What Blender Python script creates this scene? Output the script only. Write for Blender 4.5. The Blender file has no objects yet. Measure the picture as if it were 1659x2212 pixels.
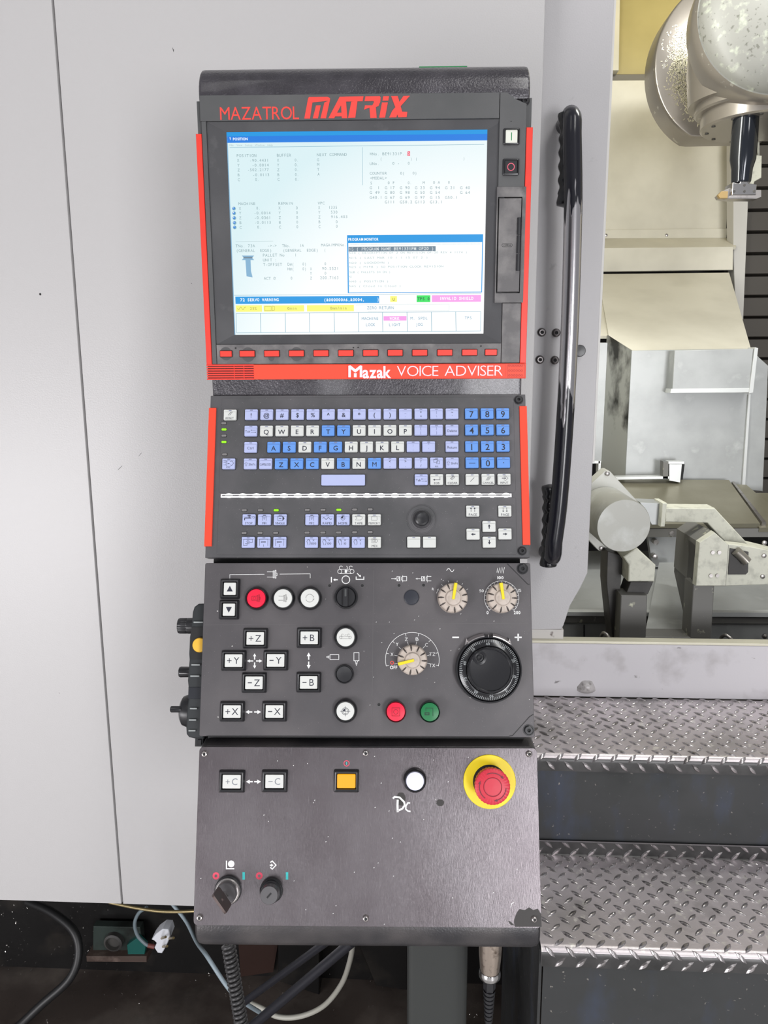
import bpy, math, random
from mathutils import Matrix, Vector
R = math.radians
PI = math.pi
random.seed(7)

# ---------------------------------------------------------------- camera, world, lights, exposure
scene = bpy.context.scene
COL = scene.collection
FPX, CX, CY = 1661.0, 829.5, 1106.0
CAMH = 1.45
CAMW = Matrix.Translation((0, 0, CAMH)) @ Matrix.Rotation(R(3.0), 4, 'Z') @ Matrix.Rotation(R(90 - 10.8), 4, 'X') @ Matrix.Rotation(R(-0.26), 4, 'Z')
cam_data = bpy.data.cameras.new('camera')
cam_data.sensor_fit = 'HORIZONTAL'; cam_data.sensor_width = 36.0
cam_data.lens = 36.0 * FPX / 1659.0
cam_data.clip_start = 0.02
cam = bpy.data.objects.new('camera', cam_data); COL.objects.link(cam)
cam.matrix_world = CAMW
scene.camera = cam

world = bpy.data.worlds.new('world'); scene.world = world; world.use_nodes = True
wn = world.node_tree.nodes; wl = world.node_tree.links; wn.clear()
wo = wn.new('ShaderNodeOutputWorld'); wb = wn.new('ShaderNodeBackground')
wb.inputs['Color'].default_value = (0.95, 0.96, 1.0, 1); wb.inputs['Strength'].default_value = 0.34
wl.new(wb.outputs[0], wo.inputs[0])

def area(name, loc, target, sx, sy, power, col=(1, 1, 1)):
    d = bpy.data.lights.new(name, 'AREA'); d.shape = 'RECTANGLE'; d.size = sx; d.size_y = sy
    d.energy = power; d.color = col
    o = bpy.data.objects.new(name, d); COL.objects.link(o); o.location = loc
    dirv = Vector(target) - Vector(loc); o.rotation_euler = dirv.to_track_quat('-Z', 'Y').to_euler()
    return o
area('ceiling_lamp', (-1.6, -1.6, 4.6), (-0.6, 1.3, 1.0), 0.5, 3.0, 12, (1.0, 0.99, 0.96))
area('ceiling_lamp', (1.7, -1.6, 4.6), (1.2, 1.3, 0.8), 0.5, 3.0, 62, (1.0, 0.99, 0.96))
area('added_front_light', (-2.2, -1.5, 0.65), (-0.4, 1.3, 0.35), 1.6, 1.0, 57, (1.0, 0.98, 1.0))  # added fill light to brighten the lower wall; no bay door is known
area('added_front_light', (-0.42, -2.6, 1.0), (0.0, 1.3, 0.9), 0.32, 1.1, 7, (0.97, 0.98, 1.0))  # narrow light added only for a bright reflection on the lower plate
area('added_front_light', (1.40, -2.4, 1.05), (0.9, 1.3, 0.7), 0.9, 1.2, 64, (0.98, 0.98, 1.0))  # light added for the lower plate's right highlight, the door and the steps
area('machine_work_lamp', (0.85, 2.70, 2.80), (1.15, 3.2, 2.35), 0.4, 0.10, 0.6, (1.0, 0.74, 0.10))
area('machine_work_lamp', (0.27, 1.72, 1.95), (1.15, 2.9, 1.70), 0.10, 1.1, 7.5, (1.0, 1.0, 0.94))
area('machine_work_lamp', (1.0, 1.60, 2.78), (1.1, 2.5, 1.1), 0.6, 0.12, 15, (1.0, 1.0, 0.94))

vs = scene.view_settings
vs.view_transform = 'Standard'; vs.look = 'None'; vs.gamma = 1.0; vs.use_curve_mapping = False
vs.exposure = 0.0

# ---------------------------------------------------------------- helpers
MATS = {}
def lin(c):
    return tuple(((x / 255.0) / 12.92 if x <= 10 else (((x / 255.0) + 0.055) / 1.055) ** 2.4) for x in c)

def mat(name, col, rough=0.5, metal=0.0, bump=None, var=(), emis=None, coat=0.0, spec=0.5, stretch=None, rvar=None, trans=0):
    """col is sRGB 0-255; var = list of (col2, scale, lo, hi, detail, stretch)"""
    if name in MATS: return MATS[name]
    m = bpy.data.materials.new(name); m.use_nodes = True; MATS[name] = m
    nt = m.node_tree; N = nt.nodes; L = nt.links
    b = N['Principled BSDF']
    b.inputs['Roughness'].default_value = rough; b.inputs['Metallic'].default_value = metal
    b.inputs['Specular IOR Level'].default_value = spec
    if coat: b.inputs['Coat Weight'].default_value = coat; b.inputs['Coat Roughness'].default_value = 0.12
    if trans: b.inputs['Transmission Weight'].default_value = trans
    c = lin(col) + (1,)
    b.inputs['Base Color'].default_value = c
    tc = N.new('ShaderNodeTexCoord')
    def noise(scale, detail=3, st=None, rough_=0.55):
        n = N.new('ShaderNodeTexNoise'); n.inputs['Scale'].default_value = scale; n.inputs['Detail'].default_value = detail
        n.inputs['Roughness'].default_value = rough_
        if st:
            mp = N.new('ShaderNodeMapping'); mp.inputs['Scale'].default_value = st
            L.new(tc.outputs['Object'], mp.inputs[0]); L.new(mp.outputs[0], n.inputs['Vector'])
        else: L.new(tc.outputs['Object'], n.inputs['Vector'])
        return n
    prev = None
    for v in var:
        c2, sc, lo, hi = v[:4]; det = v[4] if len(v) > 4 else 3; st = v[5] if len(v) > 5 else None
        n = noise(sc, det, st)
        r = N.new('ShaderNodeMapRange'); r.inputs['From Min'].default_value = lo; r.inputs['From Max'].default_value = hi
        L.new(n.outputs['Fac'], r.inputs['Value'])
        mx = N.new('ShaderNodeMix'); mx.data_type = 'RGBA'
        L.new(r.outputs[0], mx.inputs[0])
        if prev: L.new(prev, mx.inputs[6])
        else: mx.inputs[6].default_value = c
        mx.inputs[7].default_value = lin(c2) + (1,)
        prev = mx.outputs[2]
    if prev: L.new(prev, b.inputs['Base Color'])
    if rvar:
        n = noise(rvar[0], 4); r = N.new('ShaderNodeMapRange')
        r.inputs['From Min'].default_value = 0.35; r.inputs['From Max'].default_value = 0.65
        r.inputs['To Min'].default_value = rvar[1]; r.inputs['To Max'].default_value = rvar[2]
        L.new(n.outputs['Fac'], r.inputs['Value']); L.new(r.outputs[0], b.inputs['Roughness'])
    if bump:
        n = noise(bump[0], 2, bump[2] if len(bump) > 2 else None)
        bm = N.new('ShaderNodeBump'); bm.inputs['Strength'].default_value = bump[1]; bm.inputs['Distance'].default_value = 0.001
        L.new(n.outputs['Fac'], bm.inputs['Height']); L.new(bm.outputs[0], b.inputs['Normal'])
    if emis:
        b.inputs['Emission Color'].default_value = lin(emis[0]) + (1,); b.inputs['Emission Strength'].default_value = emis[1]
    return m

def flat_emit(name, col, s=1.0):
    if name in MATS: return MATS[name]
    m = bpy.data.materials.new(name); m.use_nodes = True; MATS[name] = m
    b = m.node_tree.nodes['Principled BSDF']
    b.inputs['Base Color'].default_value = (0.01, 0.01, 0.01, 1); b.inputs['Roughness'].default_value = 0.35
    b.inputs['Emission Color'].default_value = lin(col) + (1,); b.inputs['Emission Strength'].default_value = s
    return m

def inset_poly(p, d):
    n = len(p); out = []
    for i in range(n):
        a = Vector(p[i - 1]); b = Vector(p[i]); c = Vector(p[(i + 1) % n])
        e1 = (b - a); e2 = (c - b)
        if e1.length < 1e-9 or e2.length < 1e-9: out.append(tuple(b)); continue
        e1.normalize(); e2.normalize()
        n1 = Vector((-e1.y, e1.x)); n2 = Vector((-e2.y, e2.x))
        m = n1 + n2
        k = max(0.35, m.length_squared / 2)
        q = b + m * (d / (2 * k) * 1.0) * 1.0
        out.append((q.x, q.y))
    return out
def area2(p):
    return sum(p[i - 1][0] * p[i][1] - p[i][0] * p[i - 1][1] for i in range(len(p)))
def circ(cx, cy, r, n=32, a0=0.0):
    return [(cx + r * math.cos(a0 + 2 * PI * i / n), cy + r * math.sin(a0 + 2 * PI * i / n)) for i in range(n)]
def rrect(cx, cy, w, h, r, seg=3):
    o = []
    for (sx, sy, a) in ((1, 1, 0), (-1, 1, 90), (-1, -1, 180), (1, -1, 270)):
        for k in range(seg + 1):
            t = R(a + 90 * k / seg)
            o.append((cx + sx * (w / 2 - r) + r * math.cos(t), cy + sy * (h / 2 - r) + r * math.sin(t)))
    return o

class MB:
    def __init__(s): s.v = []; s.f = []; s.mi = []; s.xf = None
    def add(s, vs_, fs, mi=0):
        b = len(s.v)
        if s.xf is not None: vs_ = [tuple(s.xf @ Vector(p)) for p in vs_]
        s.v += [tuple(p) for p in vs_]
        for f in fs: s.f.append([i + b for i in f]); s.mi.append(mi)
        return s
    def rings(s, rings_, mi=0, closed=True, cap0=True, cap1=True):
        n = len(rings_[0]); vs_ = [p for r in rings_ for p in r]; fs = []
        for k in range(len(rings_) - 1):
            for i in range(n if closed else n - 1):
                j = (i + 1) % n
                fs.append([k * n + i, k * n + j, (k + 1) * n + j, (k + 1) * n + i])
        if cap0: fs.append(list(range(n))[::-1])
        if cap1: fs.append([(len(rings_) - 1) * n + i for i in range(n)])
        return s.add(vs_, fs, mi)
    def prism(s, poly, z0, z1, mi=0, bev=0.0, seg=2, cap0=True):
        if area2(poly) < 0: poly = poly[::-1]
        rr = [[(x, y, z0) for x, y in poly]]
        if bev:
            for k in range(seg + 1):
                t = PI / 2 * k / seg
                q = inset_poly(poly, bev * (1 - math.cos(t)))
                rr.append([(x, y, z1 - bev + bev * math.sin(t)) for x, y in q])
        else: rr.append([(x, y, z1) for x, y in poly])
        return s.rings(rr, mi, cap0=cap0)
    def frame(s, outer, inner, z0, z1, mi=0, zin=None):
        """ring between two polygons with the same number of points, z1 top, zin height at inner edge"""
        if zin is None: zin = z1
        n = len(outer); a = [(x, y, z0) for x, y in outer]; b = [(x, y, z1) for x, y in outer]
        c = [(x, y, zin) for x, y in inner]; d = [(x, y, z0) for x, y in inner]
        return s.rings([a, b, c, d], mi, cap0=False, cap1=False)
    def box(s, x0, x1, y0, y1, z0, z1, mi=0, bev=0.0):
        if x0 > x1: x0, x1 = x1, x0
        if y0 > y1: y0, y1 = y1, y0
        if z0 > z1: z0, z1 = z1, z0
        return s.prism([(x0, y0), (x1, y0), (x1, y1), (x0, y1)], z0, z1, mi, bev)
    def lathe(s, prof, cx=0, cy=0, seg=32, mi=0, cap0=False, cap1=True):
        rr = [[(cx + r * math.cos(2 * PI * i / seg), cy + r * math.sin(2 * PI * i / seg), z) for i in range(seg)] for r, z in prof]
        return s.rings(rr, mi, cap0=cap0, cap1=cap1)
    def flat(s, poly, z, mi=0):
        if area2(poly) < 0: poly = poly[::-1]
        return s.add([(x, y, z) for x, y in poly], [list(range(len(poly)))], mi)
    def ribbon(s, pts, w, z, mi=0, closed=False):
        n = len(pts); L = []; Rr = []
        for i in range(n):
            p = Vector(pts[i])
            a = Vector(pts[(i - 1) % n]) if (closed or i > 0) else p
            c = Vector(pts[(i + 1) % n]) if (closed or i < n - 1) else p
            e1 = (p - a); e2 = (c - p)
            if e1.length < 1e-9: e1 = e2.copy()
            if e2.length < 1e-9: e2 = e1.copy()
            e1.normalize(); e2.normalize()
            t = (e1 + e2)
            if t.length < 1e-6: t = e1
            t.normalize(); nn = Vector((-t.y, t.x)); k = w / 2 / max(0.5, nn.dot(Vector((-e1.y, e1.x))))
            L.append((p.x + nn.x * k, p.y + nn.y * k, z)); Rr.append((p.x - nn.x * k, p.y - nn.y * k, z))
        fs = []
        for i in range(n if closed else n - 1):
            j = (i + 1) % n
            fs.append([n + i, n + j, j, i])
        return s.add(L + Rr, fs, mi)
    def tube(s, pts, r, seg=12, mi=0, caps=True, closed=False):
        pts = [Vector(p) for p in pts]; n = len(pts)
        rad = r if isinstance(r, (list, tuple)) else [r] * n
        t0 = (pts[1] - pts[0]).normalized(); up = Vector((0, 0, 1)) if abs(t0.z) < 0.9 else Vector((1, 0, 0))
        nrm = t0.cross(up).normalized(); rr = []
        for i in range(n):
            a = pts[max(i - 1, 0)]; b = pts[min(i + 1, n - 1)]
            t = (b - a).normalized()
            nrm = (nrm - t * nrm.dot(t)).normalized(); bn = t.cross(nrm)
            rr.append([tuple(pts[i] + (nrm * math.cos(2 * PI * k / seg) + bn * math.sin(2 * PI * k / seg)) * rad[i]) for k in range(seg)])
        return s.rings(rr, mi, cap0=caps, cap1=caps)

def spline(pts, n=8):
    P = [Vector(p) for p in pts]; out = []
    for i in range(len(P) - 1):
        p0 = P[max(i - 1, 0)]; p1 = P[i]; p2 = P[i + 1]; p3 = P[min(i + 2, len(P) - 1)]
        for k in range(n):
            t = k / n
            out.append(0.5 * ((2 * p1) + (-p0 + p2) * t + (2 * p0 - 5 * p1 + 4 * p2 - p3) * t * t + (-p0 + 3 * p1 - 3 * p2 + p3) * t ** 3))
    out.append(P[-1]); return out

WM = {}
def mesh_of(name, mb, mats, smooth=30):
    me = bpy.data.meshes.new(name); me.from_pydata(mb.v, [], mb.f)
    for m in mats: me.materials.append(m)
    me.polygons.foreach_set('material_index', mb.mi)
    if smooth:
        me.polygons.foreach_set('use_smooth', [True] * len(me.polygons))
        me.set_sharp_from_angle(angle=R(smooth))
    me.update(); return me
def place(o, parent, M):
    WM[o.name] = M.copy()
    if parent is not None:
        o.parent = parent; o.matrix_parent_inverse = WM[parent.name].inverted()
    o.matrix_basis = M
def obj(name, mb, mats, parent=None, M=Matrix.Identity(4), label=None, kind=None, smooth=30, cat=None, group=None):
    me = mb if isinstance(mb, bpy.types.Mesh) else mesh_of(name, mb, mats if isinstance(mats, (list, tuple)) else [mats], smooth)
    o = bpy.data.objects.new(name, me); COL.objects.link(o); place(o, parent, M)
    if label: o['label'] = label
    if kind: o['kind'] = kind
    if cat: o['category'] = cat
    if group: o['group'] = group
    return o
def thing(name, label, cat, loc=(0, 0, 0), rot=0.0, group=None):
    o = bpy.data.objects.new(name, None); COL.objects.link(o); o.empty_display_size = 0.05
    place(o, None, Matrix.Translation(loc) @ Matrix.Rotation(rot, 4, 'Z'))
    o['label'] = label; o['category'] = cat
    if group: o['group'] = group
    return o

# rays through pixels of the photograph, used to place things on real planes
CO = CAMW.translation.copy()
def ray(px, py):
    return (CAMW.to_3x3() @ Vector(((px - CX) / FPX, (CY - py) / FPX, -1.0)))
class Fr:
    """a plane in the world: local x right, y up along the plane, z out of it"""
    def __init__(s, M): s.M = M; s.I = M.inverted()
    def at(s, px, py, h=0.0):
        o = s.I @ CO; d = s.I.to_3x3() @ ray(px, py)
        t = (h - o.z) / d.z; p = o + d * t
        return (p.x, p.y)
    def sc(s, px, py, h=0.0):
        a = s.at(px, py, h); b = s.at(px + 1, py, h); c = s.at(px, py - 1, h)
        return (b[0] - a[0], c[1] - a[1])
    def pts(s, L, h=0.0): return [s.at(x, y, h) for x, y in L]
def onY(px, py, Y):
    d = ray(px, py); t = (Y - CO.y) / d.y; return CO + d * t
def onZ(px, py, Z):
    d = ray(px, py); t = (Z - CO.z) / d.z; return CO + d * t

# flat lettering from Blender's own built-in font
CH = {}
def prep_glyphs():
    chars = ''.join(chr(c) for c in range(33, 127)) + 'Ø'
    todo = []
    for wgt, off in (('n', 0.0), ('b', 0.028), ('t', -0.012), ('m', 0.012)):
        for c in chars:
            cu = bpy.data.curves.new('g', 'FONT'); cu.body = c; cu.resolution_u = 3; cu.offset = off; cu.size = 1.0
            o = bpy.data.objects.new('g', cu); COL.objects.link(o); todo.append((wgt, c, o, cu))
    bpy.context.view_layer.update()
    dg = bpy.context.evaluated_depsgraph_get()
    for wgt, c, o, cu in todo:
        me = o.evaluated_get(dg).to_mesh()
        CH[(wgt, c)] = ([(v.co.x, v.co.y) for v in me.vertices], [list(p.vertices) for p in me.polygons])
        o.evaluated_get(dg).to_mesh_clear()
    for wgt, c, o, cu in todo:
        bpy.data.objects.remove(o); bpy.data.curves.remove(cu)
prep_glyphs()
CH[('m', 'M')] = CH[('n', 'M')]
CAP = max(y for x, y in CH[('n', 'H')][0])
def gext(c, w='n'):
    v = CH.get((w, c), ([], []))[0]
    if not v: return (0, 0.25)
    return (min(p[0] for p in v), max(p[0] for p in v))
def text(mb, s, x0, x1, yc, cap, z, mi=0, w='n', mono=False, gap=0.09, slant=0.0):
    """lettering between x0 and x1, centred on yc, capital height cap"""
    k = cap / CAP; items = []; pos = 0.0
    if mono:
        adv = 0.62
        for c in s:
            if c != ' ':
                a, b = gext(c, w); sx = min(1.0, 0.56 / (b - a)); items.append((c, pos + adv / 2 - (a + b) / 2 * sx, sx))
            pos += adv
        L0, L1 = 0.03, pos - 0.03
    else:
        for c in s:
            if c == ' ': pos += 0.33; continue
            a, b = gext(c, w); items.append((c, pos - a, 1.0)); pos += (b - a) + gap
        L0, L1 = 0, pos - gap
    sx = (x1 - x0) / (L1 - L0)
    for c, p, q in items:
        vv, ff = CH[(w, c)]
        mb.add([(x0 + (p + vx * q - L0) * sx + slant * vy * k, yc + vy * k - cap / 2, z) for vx, vy in vv], ff, mi)
def textw(s, cap, w='n', gap=0.09):
    pos = 0.0
    for c in s:
        if c == ' ': pos += 0.33; continue
        a, b = gext(c, w); pos += (b - a) + gap
    return (pos - gap) * cap / CAP
def ctext(mb, s, cx, cy, cap, z, mi=0, w='n', maxw=None, gap=0.09):
    W = textw(s, cap, w, gap)
    if maxw and W > maxw: W = maxw
    text(mb, s, cx - W / 2, cx + W / 2, cy, cap, z, mi, w, gap=gap)
def ptext(mb, fr, s, x0, x1, y, hpx, h, mi=0, w='n', mono=False, gap=0.09, slant=0.0):
    a = fr.at(x0, y, h); sc = fr.sc((x0 + x1) / 2, y, h)
    text(mb, s, a[0], a[0] + (x1 - x0) * sc[0], a[1], hpx * sc[1], h, mi, w, mono, gap, slant)
def prib(mb, fr, pts, wpx, h, mi=0, closed=False):
    sc = fr.sc(pts[0][0], pts[0][1], h); mb.ribbon(fr.pts(pts, h), wpx * sc[0], h, mi, closed)
def pfill(mb, fr, pts, h, mi=0): mb.flat(fr.pts(pts, h), h, mi)
def pring(mb, fr, cx, cy, r, wpx, h, mi=0, a0=0, a1=360):
    c = fr.at(cx, cy, h); sc = fr.sc(cx, cy, h)[0]; full = (a1 - a0) >= 360; n = max(8, int((a1 - a0) / 8))
    pts = [(c[0] + r * sc * math.cos(R(a0 + (a1 - a0) * i / n)), c[1] + r * sc * math.sin(R(a0 + (a1 - a0) * i / n))) for i in range(n if full else n + 1)]
    mb.ribbon(pts, wpx * sc, h, mi, full)
def zz(ox, oy, s): return lambda x, y: (ox + x / s, oy + y / s)
# ---------------------------------------------------------------- materials of the console
m_hous = mat('black_hammered_paint', (50, 47, 53), 0.3, 0.2, bump=(420, 0.8), spec=0.6, var=[((70, 67, 73), 30, 0.45, 0.75)], coat=0.35)
m_panel = mat('charcoal_panel', (72, 72, 74), 0.42, 0.0, bump=(2500, 0.12), spec=0.45, var=[((92, 90, 93), 9, 0.4, 0.7, 4), ((160, 158, 156), 900, 0.73, 0.76, 2)])
m_panel3 = mat('charcoal_worn_panel', (72, 69, 72), 0.40, 0.0, bump=(2500, 0.15), spec=0.5, var=[((90, 86, 88), 8, 0.4, 0.7, 4), ((215, 212, 208), 170, 0.79, 0.80, 1), ((165, 160, 158), 1100, 0.72, 0.76, 2)])
m_plate4 = mat('brushed_anodised_plate', (92, 86, 89), 0.23, 0.6, bump=(60, 0.12, (40, 2, 2)), spec=0.5,
    var=[((104, 99, 102), 14, 0.35, 0.7, 4, (1, .6, 1)), ((78, 71, 75), 5, 0.5, 0.75, 3), ((120, 115, 117), 55, 0.6, 0.85, 4, (12, 1, 1)), ((225, 222, 218), 130, 0.80, 0.81, 1)])
m_stain = mat('oil_stain', (58, 56, 55), 0.5, 0.1, spec=0.3)
m_bezel = mat('bezel_plastic', (74, 75, 76), 0.5, 0, bump=(1800, 0.15), var=[((84, 84, 85), 12, 0.4, 0.7)])
m_bezel_d = mat('bezel_dark', (60, 60, 63), 0.55, 0, bump=(1800, 0.12), var=[((76, 76, 78), 10, 0.45, 0.8), ((98, 97, 98), 25, 0.62, 0.85, 5)])
m_bezel_w = mat('bezel_worn', (88, 86, 87), 0.45, 0, bump=(1500, 0.15), var=[((128, 125, 124), 28, 0.45, 0.75, 6), ((64, 62, 62), 22, 0.60, 0.72, 6)])
m_red = mat('red_trim', (226, 62, 50), 0.35, 0, spec=0.4, var=[((214, 58, 50), 20, 0.5, 0.7)])
m_red2 = mat('red_trim_bright', (236, 74, 52), 0.4, 0, spec=0.3)
m_redp = mat('red_print', (226, 66, 58), 0.5)
m_blk = mat('black_plastic', (38, 38, 41), 0.32, 0, spec=0.5)
m_blk2 = mat('gloss_black', (30, 30, 33), 0.18, 0, spec=0.6)
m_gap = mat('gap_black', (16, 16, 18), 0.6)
m_white = mat('white_print', (226, 226, 226), 0.5)
m_pinkw = mat('pale_pink_print', (250, 214, 224), 0.5)
m_dark = mat('dark_print', (34, 36, 52), 0.5)
m_faint = mat('faint_print', (112, 116, 160), 0.5)
m_notch = mat('key_notch', (120, 124, 150), 0.5)
m_key = {'l': mat('key_lavender', (172, 180, 218), 0.35, spec=0.5), 'w': mat('key_white', (204, 206, 203), 0.35, spec=0.5),
         'b': mat('key_blue', (98, 146, 216), 0.35, spec=0.5)}
m_cap = mat('cap_white', (206, 207, 204), 0.4, var=[((196, 190, 182), 90, 0.6, 0.85, 4)])
m_capr = mat('cap_red', (226, 30, 62), 0.3, emis=((220, 20, 50), 0.12))
m_capg = mat('cap_green', (22, 110, 62), 0.3)
m_lamp = mat('amber_lamp', (120, 70, 5), 0.3, emis=((255, 176, 4), 0.95))
m_ledoff = mat('led_off', (128, 126, 126), 0.4, var=[((90, 88, 88), 40, 0.4, 0.6)])
m_ledon = flat_emit('led_green', (150, 235, 20), 1.3)
m_chrome = mat('chrome', (200, 198, 198), 0.18, 1.0)
m_steel = mat('steel', (178, 174, 172), 0.32, 0.9, var=[((120, 116, 112), 60, 0.5, 0.8, 4)])
m_knob = mat('knob_ivory', (184, 172, 162), 0.45, var=[((158, 146, 136), 120, 0.5, 0.75, 4)])
m_knob_d = mat('knob_groove', (56, 48, 44), 0.5)
m_yel = mat('yellow_plastic', (238, 214, 30), 0.4)
m_yelp = mat('yellow_pointer', (228, 206, 24), 0.4)
m_estop = mat('estop_red', (196, 40, 60), 0.42)
m_estop2 = mat('estop_side', (232, 88, 60), 0.42)
m_cyan = mat('cyan_print', (60, 190, 190), 0.5)
m_amb = mat('amber_button', (228, 178, 60), 0.35)
m_slot = mat('led_bar_lens', (235, 235, 240), 0.08, 0.0, spec=0.8, emis=((255, 252, 255), .35))
m_ledw = flat_emit('led_white', (255, 255, 255), 3.0)

# ---------------------------------------------------------------- console frames
MC = Matrix.Rotation(R(2.0), 4, 'Z')
SCR = Fr(MC @ Matrix.Translation((0, 0.966, CAMH)) @ Matrix.Rotation(R(90), 4, 'X'))
SL = Fr(MC @ Matrix.Translation((0, 0.9585, CAMH - 0.05)) @ Matrix.Rotation(R(71), 4, 'X'))
base_w = MC @ Vector((0.015, 0.98, 0.0))
console = thing('control_console', 'tall dark grey machine control console with monitor, keyboard, buttons and red emergency stop', 'control console', base_w, R(2.0))

def rect4(fr, TL, TR, BL, BR, h=0):
    a, b, c, d = [fr.at(*p, h) for p in (TL, TR, BL, BR)]
    return ((a[0] + c[0]) / 2, (b[0] + d[0]) / 2, (c[1] + d[1]) / 2, (a[1] + b[1]) / 2)
def rq(fr, x0, y0, x1, y1, h=0):
    ym = (y0 + y1) / 2; xm = (x0 + x1) / 2
    return (fr.at(x0, ym, h)[0], fr.at(x1, ym, h)[0], fr.at(xm, y1, h)[1], fr.at(xm, y0, h)[1])

# ---- housing: side profile swept across the width
def ys(dz): return 0.9585 + (dz + 0.05) * 0.3443
def sweep(mb, prof, x0, x1, mi=0, bev=0.004):
    # prof list of (Y, dz); ends rounded by two inset rings
    p2 = [(y, z) for y, z in prof]
    if area2(p2) < 0: p2 = p2[::-1]
    ins = inset_poly(p2, bev); ins2 = inset_poly(p2, bev * 0.3)
    rr = []
    for x, q in ((x0, ins), (x0 + bev * 0.3, ins2), (x0 + bev, p2), (x1 - bev, p2), (x1 - bev * 0.3, ins2), (x1, ins)):
        rr.append([(x, y, z) for y, z in q])
    mb.rings(rr, mi)
MCH = MC @ Matrix.Translation((0, 0, CAMH))
top = [(1.002 + 0.036 * math.cos(t), 0.311 + 0.036 * math.sin(t)) for t in [R(a) for a in range(185, 89, -10)]]
prof = [(0.985, -0.012), (0.985, 0.300), (0.967, 0.303)] + top + [(1.09, 0.347), (1.105, 0.33), (1.105, -0.30), (1.04, -0.42), (ys(-.43) + .045, -0.43), (ys(-.055) + .045, -0.055), (0.975, -0.045), (0.968, -0.038), (0.968, -0.0155), (0.972, -0.012)]
mb = MB()
xl, xr = SCR.at(432, 178, -0.01)[0], SCR.at(1143, 172, -0.01)[0]
sweep(mb, prof, xl, xr)
obj('housing', mb, m_hous, console, MCH, label='black hammered-paint sheet metal housing with rolled top edge')
arc = []
r0 = 0.030; bx, bz = ys(-.622) + .003, -.622
cxx, czz = bx + r0 * 0.9455, bz - r0 * 0.3256
for a in range(161, 271, 9): arc.append((cxx + r0 * math.cos(R(a)), czz + r0 * math.sin(R(a))))
a4 = rect4(SL, (430, 1615), (1160, 1614.5), (418, 2001), (1170, 2003))
dz4 = -.05 + a4[3] * math.cos(R(19))
prof = [(ys(dz4) + .003, dz4)] + [(bx, bz)] + arc + [(1.03, czz - r0), (1.04, -0.60), (1.04, dz4)]
mb = MB()
sweep(mb, prof, a4[0] + .0005, a4[1] - .0005, bev=0.008)
obj('lower_housing', mb, mat('black_satin_paint', (48, 47, 50), 0.38, 0.2, bump=(420, 0.35), spec=0.5, var=[((80, 76, 76), 12, 0.4, 0.7)]), console, MCH, label='black lower housing with rounded bottom edge')
mb = MB(); ga = SCR.at(905, 140, -.04)[0]; gb = SCR.at(1008, 138, -.04)[0]; mb.box(ga, gb, .344, .3485, -.06, -.03, 0, .001); obj('green_tape', mb, mat('green_tape', (30, 130, 70), .4), console, SCR.M)
mb = MB(); mb.box(xl + .004, xr - .004, -.42, -.008, -.034, -.0215); obj('gap_shade', mb, m_gap, console, SL.M)  # black box added as the dark shade in the gaps between the panels

# ---- support post
p0 = MC.inverted() @ onY(881, 2100, 0.93); p1 = MC.inverted() @ onY(1012, 2100, 0.93)
mb = MB(); mb.prism(rrect((p0.x + p1.x) / 2, 0.98, p1.x - p0.x, 0.09, .008), 0.012, CAMH - .655)
mb.prism(rrect((p0.x + p1.x) / 2, 0.98, .16, .16, .01), 0.0, 0.012, bev=.002)
obj('support_post', mb, mat('post_grey', (52, 54, 53), 0.5, 0.1, bump=(1200, 0.1)), console, MC)

# ================================================================ monitor unit
x0, x1, y0, y1 = rect4(SCR, (419.5, 215), (1153, 207), (448, 820), (1135.5, 816))
# back plate (dark) and red side rails
mb = MB(); mb.box(x0 + .001, x1 - .001, y0 + .002, y1, -.019, -.006, 0, .001)
obj('monitor_back_plate', mb, m_bezel, console, SCR.M)
ra = SCR.at(420.5, 291, -.003); rb = SCR.at(433, 291, -.003)
ry_top = SCR.at(425, 291, -.003)[1]; ry_topR = SCR.at(1145, 277, -.003)[1]; ry_bot = SCR.at(800, 786, -.003)[1]
wrail = rb[0] - ra[0]
for s, xa, xb, yt in ((0, x0, x0 + wrail, ry_top), (1, x1 - wrail - .0008, x1, ry_topR)):
    mb = MB(); mb.box(xa, xb, ry_bot, yt, -.018, .0012, 0, .0012)
    obj('side_rail', mb, m_red, console, SCR.M, label='red vertical trim rail beside the monitor')
# main bezel block with chamfered right top corner
L0 = SCR.at(431, 240)[0]; L0b = SCR.at(464, 780)[0]; bxl = (L0 + SCR.at(456, 700)[0]) / 2
bxl = x0 + wrail + .0004; bxr = x1 - wrail - .0012
byt = SCR.at(780, 203)[1]; byb = SCR.at(780, 785)[1]
hx_right = SCR.at(1076, 400)[0]; hdr_y = SCR.at(760, 259)[1]
strip_y = SCR.at(775, 743)[1]
sx0, sx1, sy0, sy1 = rect4(SCR, (488, 286), (1053, 280), (508, 724.5), (1044, 719.5), -.006)
# header plate
c1 = SCR.at(1103, 201); c2 = SCR.at(1119, 217)
mb = MB(); hp = [(bxl - .001, hdr_y), (hx_right - .0006, hdr_y), (hx_right - .0006, byt), (bxl - .001, byt)]
mb.prism(hp, -.012, .0010, 0, .0006)
obj('header_plate', mb, m_bezel, console, SCR.M)
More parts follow.
